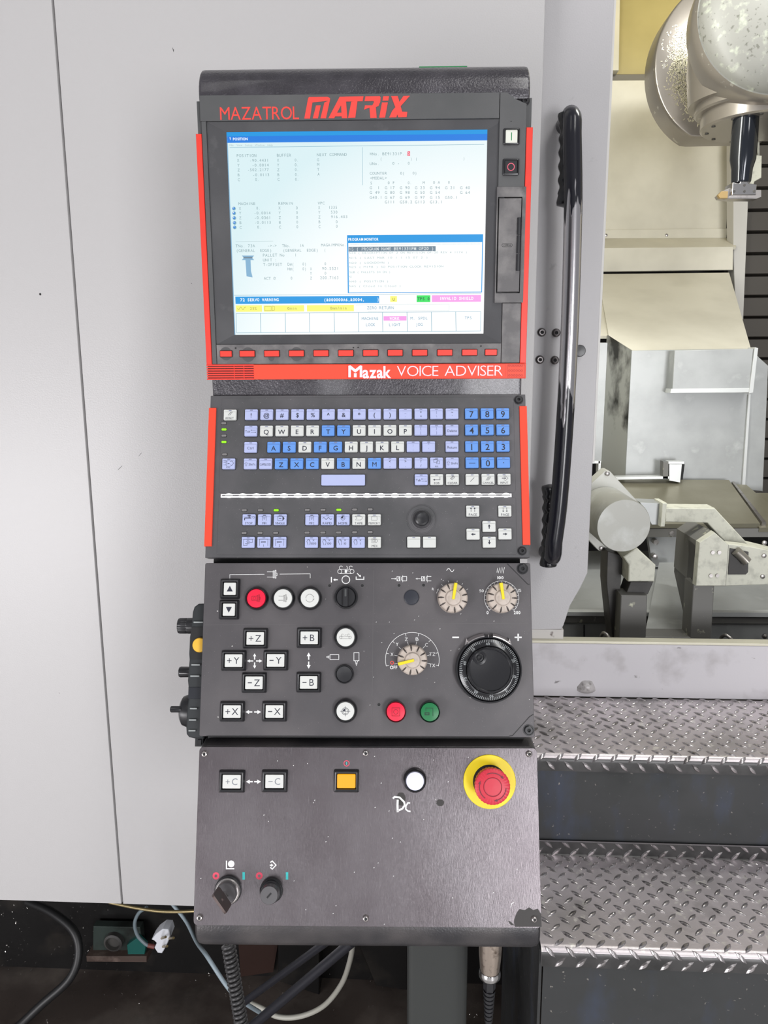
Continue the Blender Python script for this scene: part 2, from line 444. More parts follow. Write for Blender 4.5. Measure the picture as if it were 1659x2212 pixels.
# right column (upper), lower, bottom strip
doorT = SCR.at(1100, 404)[1]; doorB = SCR.at(1095, 654)[1]
mb = MB(); colx1 = bxr
mb.prism([(hx_right, doorT), (colx1, doorT), (colx1, c2[1] - .004), (c2[0] - .004, c2[1] + .002), (c1[0] - .004, byt), (hx_right, byt)], -.012, .0010, 0, .0006)
obj('column_plate', mb, m_bezel, console, SCR.M)
lowx = SCR.at(1084, 720)[0]
mb = MB(); mb.box(lowx, colx1, byb, doorB - .0004, -.012, .0006, 0, .0006)
obj('column_plate', mb, m_bezel_w, console, SCR.M, label='scuffed lower right column of the bezel')
mb = MB(); mb.box(bxl + .006, lowx - .0006, byb, strip_y, -.012, .0006, 0, .0005)
obj('softkey_strip', mb, m_bezel_w, console, SCR.M, label='scuffed grey strip holding the red soft keys')
mb = MB(); mb.box(bxl, bxl + .0055, byb, hdr_y, -.012, .0006, 0, .0006)
obj('bezel_edge', mb, m_bezel, console, SCR.M)
# screen surround as a sloped frame
out = [(bxl + .0058, strip_y + .0004), (lowx - .0006, strip_y + .0004), (lowx - .0006, hdr_y - .0004), (bxl + .0058, hdr_y - .0004)]
inn = [(sx0, sy0), (sx1, sy0), (sx1, sy1), (sx0, sy1)]
mb = MB(); mb.frame(out, inn, -.012, -.0012, 0, -.0052)
obj('screen_surround', mb, m_bezel_d, console, SCR.M, label='dark recessed frame around the screen', smooth=0)
# screen
m_scr = bpy.data.materials.new('lcd_glow'); m_scr.use_nodes = True
nt = m_scr.node_tree; N = nt.nodes; L = nt.links; b = N['Principled BSDF']
b.inputs['Base Color'].default_value = (.02, .02, .02, 1); b.inputs['Roughness'].default_value = .25
tc = N.new('ShaderNodeTexCoord'); nz = N.new('ShaderNodeTexGradient'); nz.gradient_type = 'SPHERICAL'
mp = N.new('ShaderNodeMapping'); mp.inputs['Location'].default_value = (-0.3, 0.2, 0); mp.inputs['Scale'].default_value = (2.6, 2.6, 0)
L.new(tc.outputs['Object'], mp.inputs[0]); L.new(mp.outputs[0], nz.inputs[0])
rp = N.new('ShaderNodeValToRGB'); rp.color_ramp.elements[0].color = lin((216, 238, 242)) + (1,); rp.color_ramp.elements[1].color = lin((254, 255, 255)) + (1,)
rp.color_ramp.elements[0].position = .0; rp.color_ramp.elements[1].position = .32
L.new(nz.outputs['Fac'], rp.inputs[0]); L.new(rp.outputs[0], b.inputs['Emission Color']); b.inputs['Emission Strength'].default_value = 1.0
mb = MB(); mb.add([(sx0 - .001, sy0 - .001, -.0058), (sx1 + .001, sy0 - .001, -.0058), (sx1 + .001, sy1 + .001, -.0058), (sx0 - .001, sy1 + .001, -.0058), (sx0 - .001, sy0 - .001, -.009), (sx1 + .001, sy0 - .001, -.009), (sx1 + .001, sy1 + .001, -.009), (sx0 - .001, sy1 + .001, -.009)], [[0, 1, 2, 3], [7, 6, 5, 4], [0, 4, 5, 1], [1, 5, 6, 2], [2, 6, 7, 3], [3, 7, 4, 0]])
screen = obj('screen', mb, m_scr, console, SCR.M, label='glowing pale machine control display', smooth=0)
# what the screen shows
ec = {k: flat_emit('lcd_' + k, c) for k, c in dict(grey=(132, 160, 166), faint=(176, 198, 200), blue=(10, 122, 224), blue2=(0, 150, 225), white=(250, 255, 255), yellow=(250, 246, 120), ybrown=(150, 140, 70), pink=(244, 160, 232), green=(40, 224, 90), dgreen=(10, 110, 60), teal=(90, 150, 180), slate=(110, 130, 146), red=(240, 50, 90), line=(120, 170, 190), tool=(130, 176, 208)).items()}
eks = list(ec); ei = {k: i for i, k in enumerate(eks)}; eml = [ec[k] for k in eks]
H1 = -.00565; H2 = -.00552; H3 = -.0054
g = MB()   # coloured areas
def rpx(mb_, xa, ya, xb, yb, h, c, key=None):
    q = rq(SCR, xa, ya, xb, yb, h); mb_.flat([(q[0], q[2]), (q[1], q[2]), (q[1], q[3]), (q[0], q[3])], h, ei[c] if key is None else key)
q = SCR.at(770, 306, H1)[1]
g.flat([(sx0, q), (sx1, q), (sx1, sy1), (sx0, sy1)], H1, ei['blue'])
q2 = SCR.at(770, 300, H1)[1]; q3 = SCR.at(770, 292, H1)[1]
g.flat([(sx0, q3), (sx1, q3), (sx1, sy1), (sx0, sy1)], H2, ei['blue2'])
for px_ in (0,):
    w_ = (sx1 - sx0) * .0035
    g.flat([(sx0, sy0), (sx0 + w_, sy0), (sx0 + w_, sy1), (sx0, sy1)], H1, ei['tool'])
rpx(g, 508.5, 640, 819, 655.5, H1, 'blue2')
rpx(g, 509.5, 659.5, 566, 673.5, H1, 'yellow'); rpx(g, 569.5, 659.5, 657, 673, H1, 'yellow'); rpx(g, 663, 659, 764.5, 672.5, H1, 'yellow')
rpx(g, 843, 639.5, 857.5, 652, H1, 'yellow'); rpx(g, 900, 638, 929.5, 652.5, H1, 'green'); rpx(g, 933, 637.5, 1039, 652, H1, 'pink')
rpx(g, 828.5, 683, 878, 692.5, H1, 'pink')
# program monitor window
rpx(g, 750.5, 507, 1042.5, 632.5, H1, 'blue2'); rpx(g, 753, 524, 1040.5, 631, H2, 'white')
rpx(g, 753, 532.5, 941, 543, H3, 'slate')
obj('display_blocks', g, eml, screen, SCR.M, smooth=0)
g = MB()
z1 = zz(400, 120, 4.1475); z2 = zz(760, 120, 3.95); z3 = zz(400, 500, 4.1475); z4 = zz(760, 500, 3.95)
def T(z, s, xa, xb, y, c='grey', hp=6.0, w='n', mono=True, h=H3):
    a = z(xa, y); b_ = z(xb, y); ptext(g, SCR, s, a[0], b_[0], a[1], hp, h, ei[c], w, mono)
for s, xa, xb, y in (('POSITION', 460, 637, 897), ('X', 465, 484, 940), ('-90.4431', 577, 748, 940), ('Y', 468, 487, 983), ('-0.0014', 598, 750, 982), ('Z', 470, 488, 1026), ('-502.2177', 557, 750, 1024), ('B', 470, 488, 1070), ('-0.0113', 604, 755, 1069), ('C', 472, 490, 1113), ('0.', 627, 662, 1111),
    ('BUFFER', 820, 950, 894), ('X', 823, 841, 938), ('0.', 980, 1015, 936), ('Y', 824, 842, 981), ('0.', 981, 1016, 979), ('Z', 825, 843, 1024), ('0.', 982, 1017, 1022), ('B', 826, 844, 1068), ('0.', 983, 1018, 1066), ('C', 828, 846, 1110), ('0.', 984, 1019, 1109),
    ('NEXT COMMAND', 1180, 1448, 889), ('G', 1181, 1199, 934), ('M', 1182, 1201, 976), ('T', 1182, 1201, 1020), ('A', 1186, 1204, 1063),
    ('MACHINE', 476, 630, 1328), ('X', 481, 500, 1370), ('0.', 637, 672, 1367), ('Y', 483, 502, 1412), ('-0.0014', 616, 766, 1411), ('Z', 484, 503, 1455), ('-0.0361', 618, 768, 1453), ('B', 486, 505, 1498), ('-0.0113', 620, 770, 1496), ('C', 488, 507, 1540), ('0.', 645, 680, 1537),
    ('REMAIN', 835, 965, 1325), ('X', 836, 854, 1366), ('0', 992, 1009, 1365), ('Y', 838, 856, 1409), ('0', 993, 1010, 1407), ('Z', 839, 857, 1452), ('0', 994, 1011, 1450), ('B', 840, 858, 1495), ('0', 995, 1012, 1492), ('C', 841, 859, 1537), ('0', 996, 1013, 1534),
    ('WPC', 1188, 1250, 1322), ('X', 1192, 1209, 1363), ('1335', 1283, 1363, 1361), ('Y', 1193, 1211, 1405), ('530', 1303, 1365, 1403), ('Z', 1194, 1212, 1447), ('916.403', 1305, 1455, 1445), ('B', 1195, 1212, 1490), ('0', 1348, 1366, 1489), ('C', 1196, 1212, 1533), ('0', 1350, 1367, 1530),
    ('TNo. 73A', 452, 625, 1706), ('->->', 738, 820, 1704), ('TNo.', 868, 945, 1704), ('1A', 1027, 1063, 1702), ('MAGA/MPKNo.', 1218, 1445, 1698), ('(GENERAL  EDGE)', 457, 775, 1748), ('(GENERAL  EDGE)', 875, 1192, 1746), ('(', 1245, 1260, 1742), ('PALLET No', 695, 890, 1789), ('1', 982, 998, 1787)):
    T(z1, s, xa, xb, y)
for s, xa, xb, y in (('UNIT :', 697, 820, 256), ('T-OFFSET', 698, 868, 297), ('D#(', 918, 975, 294), ('0)', 1050, 1085, 292), ('0', 1247, 1264, 290), ('H#(', 918, 975, 336), ('0)', 1050, 1085, 335), ('X', 1119, 1135, 335), ('90.5521', 1225, 1375, 332), ('Y', 1119, 1135, 376), ('0', 1248, 1265, 374), ('ACT Ø', 705, 810, 420), ('0', 944, 961, 418), ('Z', 1120, 1136, 418), ('200.7163', 1208, 1375, 415)):
    T(z3, s, xa, xb, y)
for s, xa, xb, y in (('WNo. BE91331P..', 152, 472, 840), ('(', 243, 258, 881), (')', 500, 514, 881), ('(', 545, 559, 881), (')', 950, 964, 877), ('UNo.', 153, 235, 923), ('0 -', 345, 408, 920), ('0', 477, 494, 919), ('COUNTER', 153, 300, 1005), ('0(', 412, 450, 1004), ('0)', 518, 555, 1003), ('<MODAL>', 155, 300, 1046), ('S', 157, 174, 1088), ('0 F', 305, 366, 1086), ('0.', 477, 510, 1086), ('M', 605, 623, 1085), ('0 A', 692, 752, 1083), ('0', 820, 837, 1082)):
    T(z2, s, xa, xb, y)
for y, row in ((1128, 'G  1,G 17,G 90,G 23,G 94,G 21,G 40'), (1169, 'G 49,G 80,G 98,G 50,G 54,,G 64'), (1211, 'G40.1,G 67,G 69,G 97,G 15,G50.1,'), (1250, ',G111,G50.2,G113,G13.1,,')):
    for i, s in enumerate(row.split(',')):
        if s: T(z2, s, 153 + i * 128.5, 153 + i * 128.5 + len(s) * 21.3, y)
T(z1, 'POSITION', 428, 560, 748, 'white', 5.5, 'b', False); T(z1, 'V', 398, 410, 745, 'white', 6, 'b', False)
for s, xa, xb in (('File', 398, 433), ('View', 460, 512), ('Setup', 537, 600), ('Window', 625, 712), ('Help', 738, 785)): T(z1, s, xa, xb, 803, 'faint', 4.6, 'n', False)
T(z3, '72 SERVO WARNING', 493, 838, 613, 'white', 6, 'b'); T(z3, '(&000000A6,&0004,', 1243, 1607, 613, 'white', 6, 'b'); T(z4, ')', 217, 230, 579, 'white', 7, 'b')
T(z3, '25%', 580, 640, 690, 'ybrown'); T(z3, '0min', 915, 1000, 689, 'ybrown'); T(z3, '0mm/min', 1298, 1448, 687, 'ybrown')
T(z4, 'ZERO RETURN', 130, 357, 652, 'teal'); T(z4, 'U', 348, 366, 580, 'ybrown', 6, 'b'); T(z4, 'TPS 0', 560, 664, 575, 'dgreen', 6, 'b'); T(z4, 'INVALID SHIELD', 748, 1037, 572, 'white', 6, 'b')
T(z4, 'MACHINE', 85, 228, 744, 'teal'); T(z4, 'LOCK', 118, 199, 796, 'teal'); T(z4, 'WORK', 322, 408, 743, 'white', 6, 'b'); T(z4, 'LIGHT', 316, 414, 796, 'teal'); T(z4, 'M. SPDL', 500, 648, 741, 'teal'); T(z4, 'JOG', 543, 604, 794, 'teal'); T(z4, 'TPS', 963, 1023, 737, 'teal')
T(z4, 'PROGRAM MONITOR', -30, 227, 68, 'white', 5.5, 'b', False)
T(z4, 'N5 ( PROGRAM NAME BE91331PM OP20 )', -24, 698, 150, 'white', 6.5, 'b')
for s, xb, y in (('N10 ( DESCRIPTION OF 2 ON REVISION OP-20 REV 4 1174 )', 985, 184), ('N15 ( LAST MAR 10 1 1 15 07 2 )', 650, 226), ('N20 ( LOCKDOWN )', 320, 268), ('N25 ( M198 ) SO POSITION CLOCK REVISION', 780, 303), ('SUB ( PALLETS 04 ON )', 330, 348), ('N2', -0, 386), ('N40 ( POSITION )', 315, 427), ('N45 ( Cloud In Cloud )', 420, 467)):
    T(z4, s, -22, xb, y, 'grey', 4.2, 't')
def PR(pts, w, c, closed=False, h=H2): prib(g, SCR, pts, w, h, ei[c], closed)
PR([(496, 318.5), (1046, 312)], .8, 'line'); PR([(783, 318), (783.5, 400)], .7, 'line'); PR([(509, 522), (590, 521)], .6, 'faint'); PR([(757, 528), (1037, 527)], .6, 'line')
PR([(510, 677), (1038.5, 673), (1038, 715), (511, 719)], .9, 'line', True)
for x in (563, 616.3, 669, 722, 774.5, 826.6, 879.5, 932, 984.8): PR([(x - .4, 677 - (x - 510) * .0075), (x + .5, 718.5 - (x - 510) * .0075)], 1.1, 'line')
PR([(769, 659), (970, 657), (970, 671), (795, 672.5)], .5, 'faint')
PR([(506, 638), (1040, 634)], .7, 'line')
PR([(513 + i * 1.2, 666 + 3.0 * math.sin(i * .8)) for i in range(16)], .7, 'ybrown')
PR([(572, 662), (586, 662), (586, 671), (572, 671)], .6, 'ybrown', True); PR([(588, 661), (593, 662.5), (593, 670), (588, 671)], .6, 'ybrown', True)
rpx(g, 880.3, 327, 885.8, 337, H2, 'red'); T(z2, '2', 480, 493, 839, 'white', 6, 'b')
for x, y in ((437, 1371), (439, 1413), (441, 1456), (443, 1499), (444, 1540)):
    a = z1(x, y); c = SCR.at(*a, H2); k = SCR.sc(*a)[0]; g.flat(circ(c[0], c[1], 3.9 * k, 16), H2, ei['line']); g.flat(circ(c[0] - .6 * k, c[1] + .6 * k, 2.4 * k, 12), H3, ei['blue']); g.flat(circ(c[0] - 1.2 * k, c[1] + 1.2 * k, 1.0 * k, 8), H3 + .0001, ei['white'])
def ZP(z, L_, c, h=H2): pfill(g, SCR, [z(*p) for p in L_], h, ei[c])
ZP(z3, [(508, 216), (618, 216), (600, 236), (618, 256), (508, 256), (524, 236)], 'tool'); ZP(z3, [(540, 256), (586, 256), (590, 355), (604, 411), (550, 402)], 'tool')
ZP(z3, [(520, 228), (606, 228), (600, 240), (524, 240)], 'slate', H3)
obj('display_text', g, eml, screen, SCR.M, smooth=0)

# ---- printed names
g = MB()
ptext(g, SCR, 'MAZATROL', *[z1(x, 515)[0] for x in (312, 1020)], z1(0, 520)[1], 27.5, .00125, 0, 'n', gap=.05)
MPH = [.00125]
def MP(z, L_): MPH[0] += .00002; pfill(g, SCR, [z(*p) for p in L_], MPH[0], 0)
MP(z1, [(1067, 565), (1101, 385), (1112, 371), (1140, 420), (1118, 565)]); MP(z1, [(1106, 371), (1275, 369), (1299, 382), (1297, 404), (1140, 420), (1120, 420)])
MP(z1, [(1247, 420), (1297, 400), (1262, 562), (1212, 563)]); MP(z1, [(1143, 564), (1172, 447), (1215, 446), (1190, 563)])
MP(z1, [(1283, 562), (1384, 369), (1438, 368), (1405, 430), (1335, 562)]); MP(z1, [(1392, 369), (1438, 368), (1453, 561), (1403, 561)]); MP(z1, [(1350, 512), (1405, 512), (1405, 545), (1335, 545)])
MP(z2, [(-62, 350), (100, 347), (92, 390), (-72, 393)]); MP(z2, [(-5, 393), (48, 390), (30, 530), (-32, 533)])
MP(z2, [(116, 348), (238, 346), (246, 356), (243, 398), (190, 400), (185, 388), (108, 390)]); MP(z2, [(190, 395), (243, 395), (228, 430), (205, 440), (160, 440), (104, 462), (112, 425), (175, 425)]); MP(z2, [(150, 440), (205, 438), (212, 532), (158, 534)])
MP(z2, [(268, 347), (318, 346), (311, 385), (261, 386)]); MP(z2, [(257, 400), (308, 399), (284, 529), (233, 531)])
MP(z2, [(335, 346), (392, 345), (430, 478), (474, 480), (468, 525), (395, 527), (370, 440)]); MP(z2, [(440, 345), (496, 343), (410, 440), (380, 527), (318, 529), (345, 470), (385, 425)])
obj('maker_lettering', g, m_redp, console, SCR.M, smooth=0, label='red printed lettering above the screen')

# ---- power buttons on the column
def sq_button(name, fr, cx, cy, w, h, cw, ch, capmat, zb=0.0, lift=.006, frame_m=None, legend=None, label=None, legcol=None):
    frame_m = frame_m or m_blk
    k = fr.sc(cx, cy, zb); c = fr.at(cx, cy, zb + lift * .6)
    M = fr.M @ Matrix.Translation((c[0], c[1], zb)); W, Hh, CW, CH_ = w * k[0], h * k[1], cw * k[0], ch * k[1]
    root = MB()
    o = rrect(0, 0, W, Hh, .0012, 2); i1 = rrect(0, 0, W - .0035, Hh - .0035, .001, 2); i2 = rrect(0, 0, CW + .0026, CH_ + .0026, .0008, 2); i3 = rrect(0, 0, CW + .0018, CH_ + .0018, .0008, 2)
    root.rings([[(x, y, 0) for x, y in o], [(x, y, .0015) for x, y in o], [(x, y, lift) for x, y in i1], [(x, y, lift - .0004) for x, y in i2], [(x, y, .0006) for x, y in i3]], 0, cap1=True)
    ob = obj(name, root, frame_m, console, M, label=label)
    cp = MB(); cp.prism(rrect(0, 0, CW, CH_, .0009, 2), .0006, lift - .0012, 0, .0005)
    obj('button_cap', cp, capmat, ob, M)
    if legend:
        lg = MB(); legend(lg, lift - .00115, CW, CH_); obj('legend', lg, legcol or m_dark, ob, M, smooth=0)
    return ob
m_capI = mat('power_cap', (214, 216, 206), .4)
sq_button('power_button', SCR, 1105, 294.7, 35, 36, 26, 29, m_capI, .001, .003, legend=lambda g_, z, w, h: g_.flat([(-w * .04, -h * .3), (w * .04, -h * .3), (w * .04, h * .3), (-w * .04, h * .3)], z), legcol=mat('green_print', (40, 130, 80), .5), label='white power-on button with green stroke')
sq_button('power_button', SCR, 1103.8, 360.5, 35, 36, 27, 30, m_blk, .001, .003, legend=lambda g_, z, w, h: g_.ribbon(circ(0, 0, w * .27, 24), w * .06, z, 0, True), legcol=mat('rose_print', (214, 90, 110), .5), label='black power-off button with red circle')
# ---- card door
fx0, fx1, fy0, fy1 = SCR.at(1074, 404)[0] - .0008, colx1 + .002, doorB, doorT
fx0 = (SCR.at(1074, 404)[0] + SCR.at(1068, 654)[0]) / 2
dx0, dx1, dy0, dy1 = rect4(SCR, (1078, 427), (1126.5, 427), (1072.5, 632), (1123, 631), .002)
mb = MB(); mb.frame([(fx0, fy0), (fx1, fy0), (fx1, fy1), (fx0, fy1)], [(dx0 - .001, dy0 - .001), (dx1 + .0006, dy0 - .001), (dx1 + .0006, dy1 + .001), (dx0 - .001, dy1 + .001)], -.010, .0016)
cd = obj('card_slot_cover', mb, m_bezel_w, console, SCR.M, label='scuffed grey hinged cover for card slot', smooth=0)
mb = MB(); mb.box(dx0 - .001, dx1 + .0006, dy0 - .001, dy1 + .001, -.011, -.0075); obj('recess', mb, m_gap, cd, SCR.M)
mb = MB(); mb.box(dx0 + .0006, dx1 - .0004, dy0 + .0006, dy1 - .0006, -.0075, .0024, 0, .0006); obj('flap', mb, m_bezel_w, cd, SCR.M)
mb = MB()
for ya, yb in ((470, 507), (509, 547), (549, 585)):
    a = SCR.at(1120.5, ya, .004); b_ = SCR.at(1119, yb, .004); mb.tube([(dx1 - .0026, a[1], .0035), (dx1 - .0026, b_[1], .0035)], .0024, 10)
obj('hinge', mb, m_blk, cd, SCR.M)
g = MB(); a = z2(1325, 1618); c = SCR.at(*a, .0026); k = SCR.sc(*a)[0]
g.ribbon(rrect(c[0], c[1], 22 * k, 6.5 * k, 3 * k, 5), .7 * k, .0026, 0, True); text(g, 'OPEN', c[0] - 7.5 * k, c[0] + 7.5 * k, c[1], 3.6 * k, .0026)
obj('marking', g, m_gap, cd, SCR.M, smooth=0)
# corner screw
def cap_screw(fr, px, py, rpx_, h=0.0, m=None, parent=None, name='cap_screw', ring=True):
    c = fr.at(px, py, h); k = fr.sc(px, py)[0]; r = rpx_ * k; g_ = MB()
    M = fr.M @ Matrix.Translation((c[0], c[1], h))
    g_.lathe([(r * 1.12, 0), (r * 1.12, .0006), (r * .98, .0006), (r * .98, .0002), (r * .86, .0002), (r * .86, .0022), (r * .74, .003), (r * .36, .003), (r * .34, .0008)], 0, 0, 24)
    g_.lathe([(r * .33, .00085), (r * .33, .0009)], 0, 0, 6, 1)
    return obj(name, g_, [m or m_blk, m_gap], parent or console, M)
cap_screw(SCR, 1134.5, 218.5, 9, -.006, m_blk, name='corner_screw'); 
g = MB(); c = SCR.at(1138, 222, -.006); k = SCR.sc(1138, 222)[0]; g.ribbon(circ(c[0], c[1], 10.5 * k, 24)[:12][::-1] + [], 2.2 * k, -.0055)
# ---- soft keys
for i, (x, y, w) in enumerate(((488.5, 764.3, 25), (534.3, 764, 32), (587.3, 763.7, 32), (640.6, 763.4, 32), (693.7, 763, 32), (747.2, 762.8, 32), (800.5, 762.5, 32), (853.7, 762.2, 32), (906.8, 762, 32), (960.8, 761.8, 32), (1014.2, 761.5, 32), (1060.5, 761.2, 25))):
    c = SCR.at(x, y, .001); k = SCR.sc(x, y)[0]; M = SCR.M @ Matrix.Translation((c[0], c[1], .0006))
    g = MB(); g.prism(rrect(0, 0, (w + 2.6) * k, 15.2 * k, .0009, 2), 0, .0004, 1); g.prism(rrect(0, 0, w * k, 12.4 * k, .0006, 2), 0, .0026, 0, .0008)
    obj('soft_key', g, [m_red, m_gap], console, M)
g = MB()
for x, y, rx, ry in ((488, 764, 13.5, 14), (536, 766, 14.5, 15.5), (640.5, 765, 13.5, 15), (586, 770, 7, 10)):
    c = SCR.at(x, y, .001); k = SCR.sc(x, y)[0]; g.flat([(c[0] + rx * k * math.cos(t / 12 * PI), c[1] + ry * k * math.sin(t / 12 * PI)) for t in range(24)], .00068)
obj('wear_mark', g, mat('rubbed_patch', (72, 72, 73), .4), console, SCR.M, smooth=0)
g = MB()
for x, y, r_ in ((1507 / 4.1475 + 400 - 0, 751, 1.6), (509, 752, 1.8), (773.5, 750.5, 1.6), (1039, 747.5, 1.6), (1104, 262, 1.2)):
    c = SCR.at(x, y, .001); k = SCR.sc(x, y)[0]; g.flat(circ(c[0], c[1], r_ * k, 10), .0012)
obj('pin_hole', g, m_gap, console, SCR.M, smooth=0)
# ---- red nameplate bar with vents
rx0, rx1 = x0 - .0002, x1 + .0002
ryt = SCR.at(790, 786.3)[1]; ryb = SCR.at(790, 819)[1]
v0 = SCR.at(449, 800)[0]; v1 = SCR.at(548, 800)[0]
mb = MB(); mb.box(v1, rx1, ryb, ryt, -.018, .0014, 0, .0012)
bar = obj('name_bar', mb, m_red2, console, SCR.M, label='red bar under the monitor with speaker slots')
mb = MB(); mb.box(rx0 + .001, v1, ryb + .001, ryt - .001, -.018, -.0012, 0)
obj('slot_back', mb, mat('slot_dark', (70, 30, 30), .5), bar, SCR.M)
n = 7; hh = (ryt - ryb) / (2 * n - 1)
for i in range(n):
    mb = MB(); mb.box(rx0, v1 + .0005, ryb + 2 * i * hh - .0002, ryb + (2 * i + 1) * hh + .0003, -.017, .0012, 0, .0004); obj('louvre', mb, m_red, bar, SCR.M)
mb = MB()
for px_ in (505, 526): 
    xx = SCR.at(px_, 800)[0]; mb.box(xx, xx + .001, ryb + .001, ryt - .001, -.01, .0004)
obj('louvre_rib', mb, m_red, bar, SCR.M)
la, lb = SCR.at(750, 803)[0], SCR.at(1092, 801)[0]
mb = MB(); mb.frame(rrect((la + lb) / 2, (ryt + ryb) / 2, lb - la, (ryt - ryb) * .9, .0012, 3), rrect((la + lb) / 2, (ryt + ryb) / 2, lb - la - .0008, (ryt - ryb) * .9 - .0008, .001, 3), .0013, .0018)
obj('label_border', mb, m_red, bar, SCR.M, smooth=0)
g = MB()
for r_ in range(3):
    for c_ in range(6):
        px_ = 1100 + c_ * 5.4; py_ = 790 + r_ * 10.5; c = SCR.at(px_, py_, .0015); k = SCR.sc(px_, py_)[0]; g.ribbon(circ(c[0], c[1], 2 * k, 10), .7 * k, .00155, 0, True)
a = SCR.pts([(1096, 788), (1134, 788), (1134, 814.5), (1096, 814.5)], .0015); g.ribbon(a, .7 * k, .0015, 0, True)
obj('speaker_holes', g, mat('dark_red_line', (130, 30, 28), .5), bar, SCR.M, smooth=0)
g = MB()
ptext(g, SCR, 'azak', 783, 845, 804, 24.5, .0019, 0, 'b', gap=.02)
for L_ in ([(752.5, 815), (752.5, 790), (757, 789), (767.5, 797.5), (778, 789), (782.5, 790), (782.5, 815), (777, 815), (777, 797.5), (768.5, 804.5), (766.5, 804.5), (758, 797.5), (758, 815)], [(764.5, 806), (770.5, 806), (770.5, 815), (764.5, 815)]): pfill(g, SCR, L_, .0019)
ptext(g, SCR, 'VOICE', 857.5, 947, 801.5, 22.5, .0019, 0, 't', gap=.07); ptext(g, SCR, 'ADVISER', 960.5, 1086, 801, 22.5, .0019, 0, 't', gap=.07)
obj('name_lettering', g, m_pinkw, bar, SCR.M, smooth=0)

# ================================================================ keyboard panel
q = rect4(SL, (454.5, 855), (1135, 851), (443, 1206), (1144, 1203))
mb = MB(); mb.box(q[0], q[1], q[2], q[3], -.020, 0, 0, .0014)
kb = obj('keyboard_panel', mb, m_panel, console, SL.M, label='charcoal keyboard panel with pale and blue keys')
# raised membrane sheets
A = rect4(SL, (478, 861), (1109, 857), (475, 1066), (1112.5, 1062)); B = rect4(SL, (473, 1077), (1114, 1074), (468, 1199), (1117, 1198))
xm0, xm1 = min(A[0], B[0]), max(A[1], B[1]); xm0, xm1 = (A[0] + B[0]) / 2, (A[1] + B[1]) / 2
for a in (A, B):
    mb = MB(); mb.prism(rrect((xm0 + xm1) / 2, (a[2] + a[3]) / 2, xm1 - xm0, a[3] - a[2], .002), 0, .0006, 0, .0003); obj('membrane_sheet', mb, m_panel, kb, SL.M)
HK = .0006
for s in (0, 1):
    if s == 0: qq = rect4(SL, (450.5, 881), (466.5, 881), (441.5, 1180), (457.5, 1180), .002)
    else: qq = rect4(SL, (1122.5, 877), (1138, 877), (1129, 1177), (1146, 1177), .002)
    mb = MB(); mb.box(qq[0], qq[1], qq[2], qq[3], -.012, .0022, 0, .0008)
    obj('side_rail', mb, m_red2, console, SL.M, label='orange-red trim rail at the left of the keyboard' if s == 0 else 'orange-red trim rail at the right of the keyboard')
for x, y, r_ in ((1120, 864, 9), (1127.5, 1190, 9)): cap_screw(SL, x, y, r_, 0, m_blk)
# LED bar
ba, bb = SL.at(477, 1072, HK), SL.at(1105, 1069, HK); byc = (ba[1] + bb[1]) / 2; kk = SL.sc(780, 1070)[0]
mb = MB(); mb.box(ba[0], bb[0], byc - 3.9 * kk, byc + 3.9 * kk, .0, .0016, 0, .0006)
bar2 = obj('light_bar', mb, m_slot, console, SL.M, label='clear strip of bright white LEDs below the space bar')
nled = 21
for i in range(nled):
    xx = ba[0] + (i + .6) / nled * (bb[0] - ba[0]); g = MB()
    w2, h2 = 8.5 * kk, 4.8 * kk
    pts = [(xx + w2 * (abs(math.cos(t)) ** .9) * (1 if math.cos(t) > 0 else -1), byc + h2 * math.sin(t)) for t in [2 * PI * j / 16 for j in range(16)]]
    g.prism(pts, .0014, .0026, 0, .0005); obj('led', g, m_ledw, bar2, SL.M)
g = MB(); g.box(ba[0] + .002, bb[0] - .002, byc - .8 * kk, byc + .8 * kk, .0017, .0030); obj('wire', g, mat('dark_wire', (60, 58, 60), .4), bar2, SL.M)

KW, KH = .0159, .0134
KM = {}
def keymesh(kind, w=KW, h=KH):
    if (kind, w) in KM: return KM[(kind, w)]
    g_ = MB(); g_.prism(rrect(0, 0, w + .0011, h + .0011, .0016, 3), 0, .0006, 1, .0002)
    g_.prism(rrect(0, 0, w, h, .0012, 3), 0, .0030, 0, .0007)
    if w < .02: g_.prism(rrect(0, -h * .11, w * .96, h * .74, .001, 3), .001, .0040, 0, .0006); g_.prism(rrect(0, h * .40, w * .22, h * .07, .0003, 1), .003, .0033, 2)
    KM[(kind, w)] = mesh_of('key', g_, [m_key[kind], m_gap, m_notch]); return KM[(kind, w)]
ZL = .00408
u = .001
def ic_arrow(g_, dx, dy):   # block arrow
    L_ = [(-3.2, -.7), (0, -.7), (0, -2), (3.2, 0), (0, 2), (0, .7), (-3.2, .7)]; an = math.atan2(dy, dx)
    P_ = [((x * math.cos(an) - y * math.sin(an)) * u * .85, (x * math.sin(an) + y * math.cos(an)) * u * .85 - .3 * u) for x, y in L_]
    g_.flat(P_, ZL)
def S(g_, pts, w=.35, closed=False): g_.ribbon([(x * u, y * u) for x, y in pts], w * u, ZL, 0, closed)
def leg(kind):
    def f(g_):
        if kind in BIG: ctext(g_, kind, 0, -.0012 if kind.isdigit() else -.0018, .0074 if kind.isdigit() else .0056, ZL, 0, 'm'); return
        if kind in ARW: ic_arrow(g_, *ARW[kind]); return
        if kind in ICON: ICON[kind](g_); return
        if ' ' in kind:
            a_, b_ = kind.split(' '); ctext(g_, a_, 0, .0018, .0030, ZL, 0, 'm'); ctext(g_, b_, 0, -.0036, .0026, ZL, 0, 'm'); return
        ctext(g_, kind, 0, -.0014, .0032 if len(kind) > 1 else .0052, ZL, 0, 'n' if len(kind) > 1 else 'm', .0115)
    return f
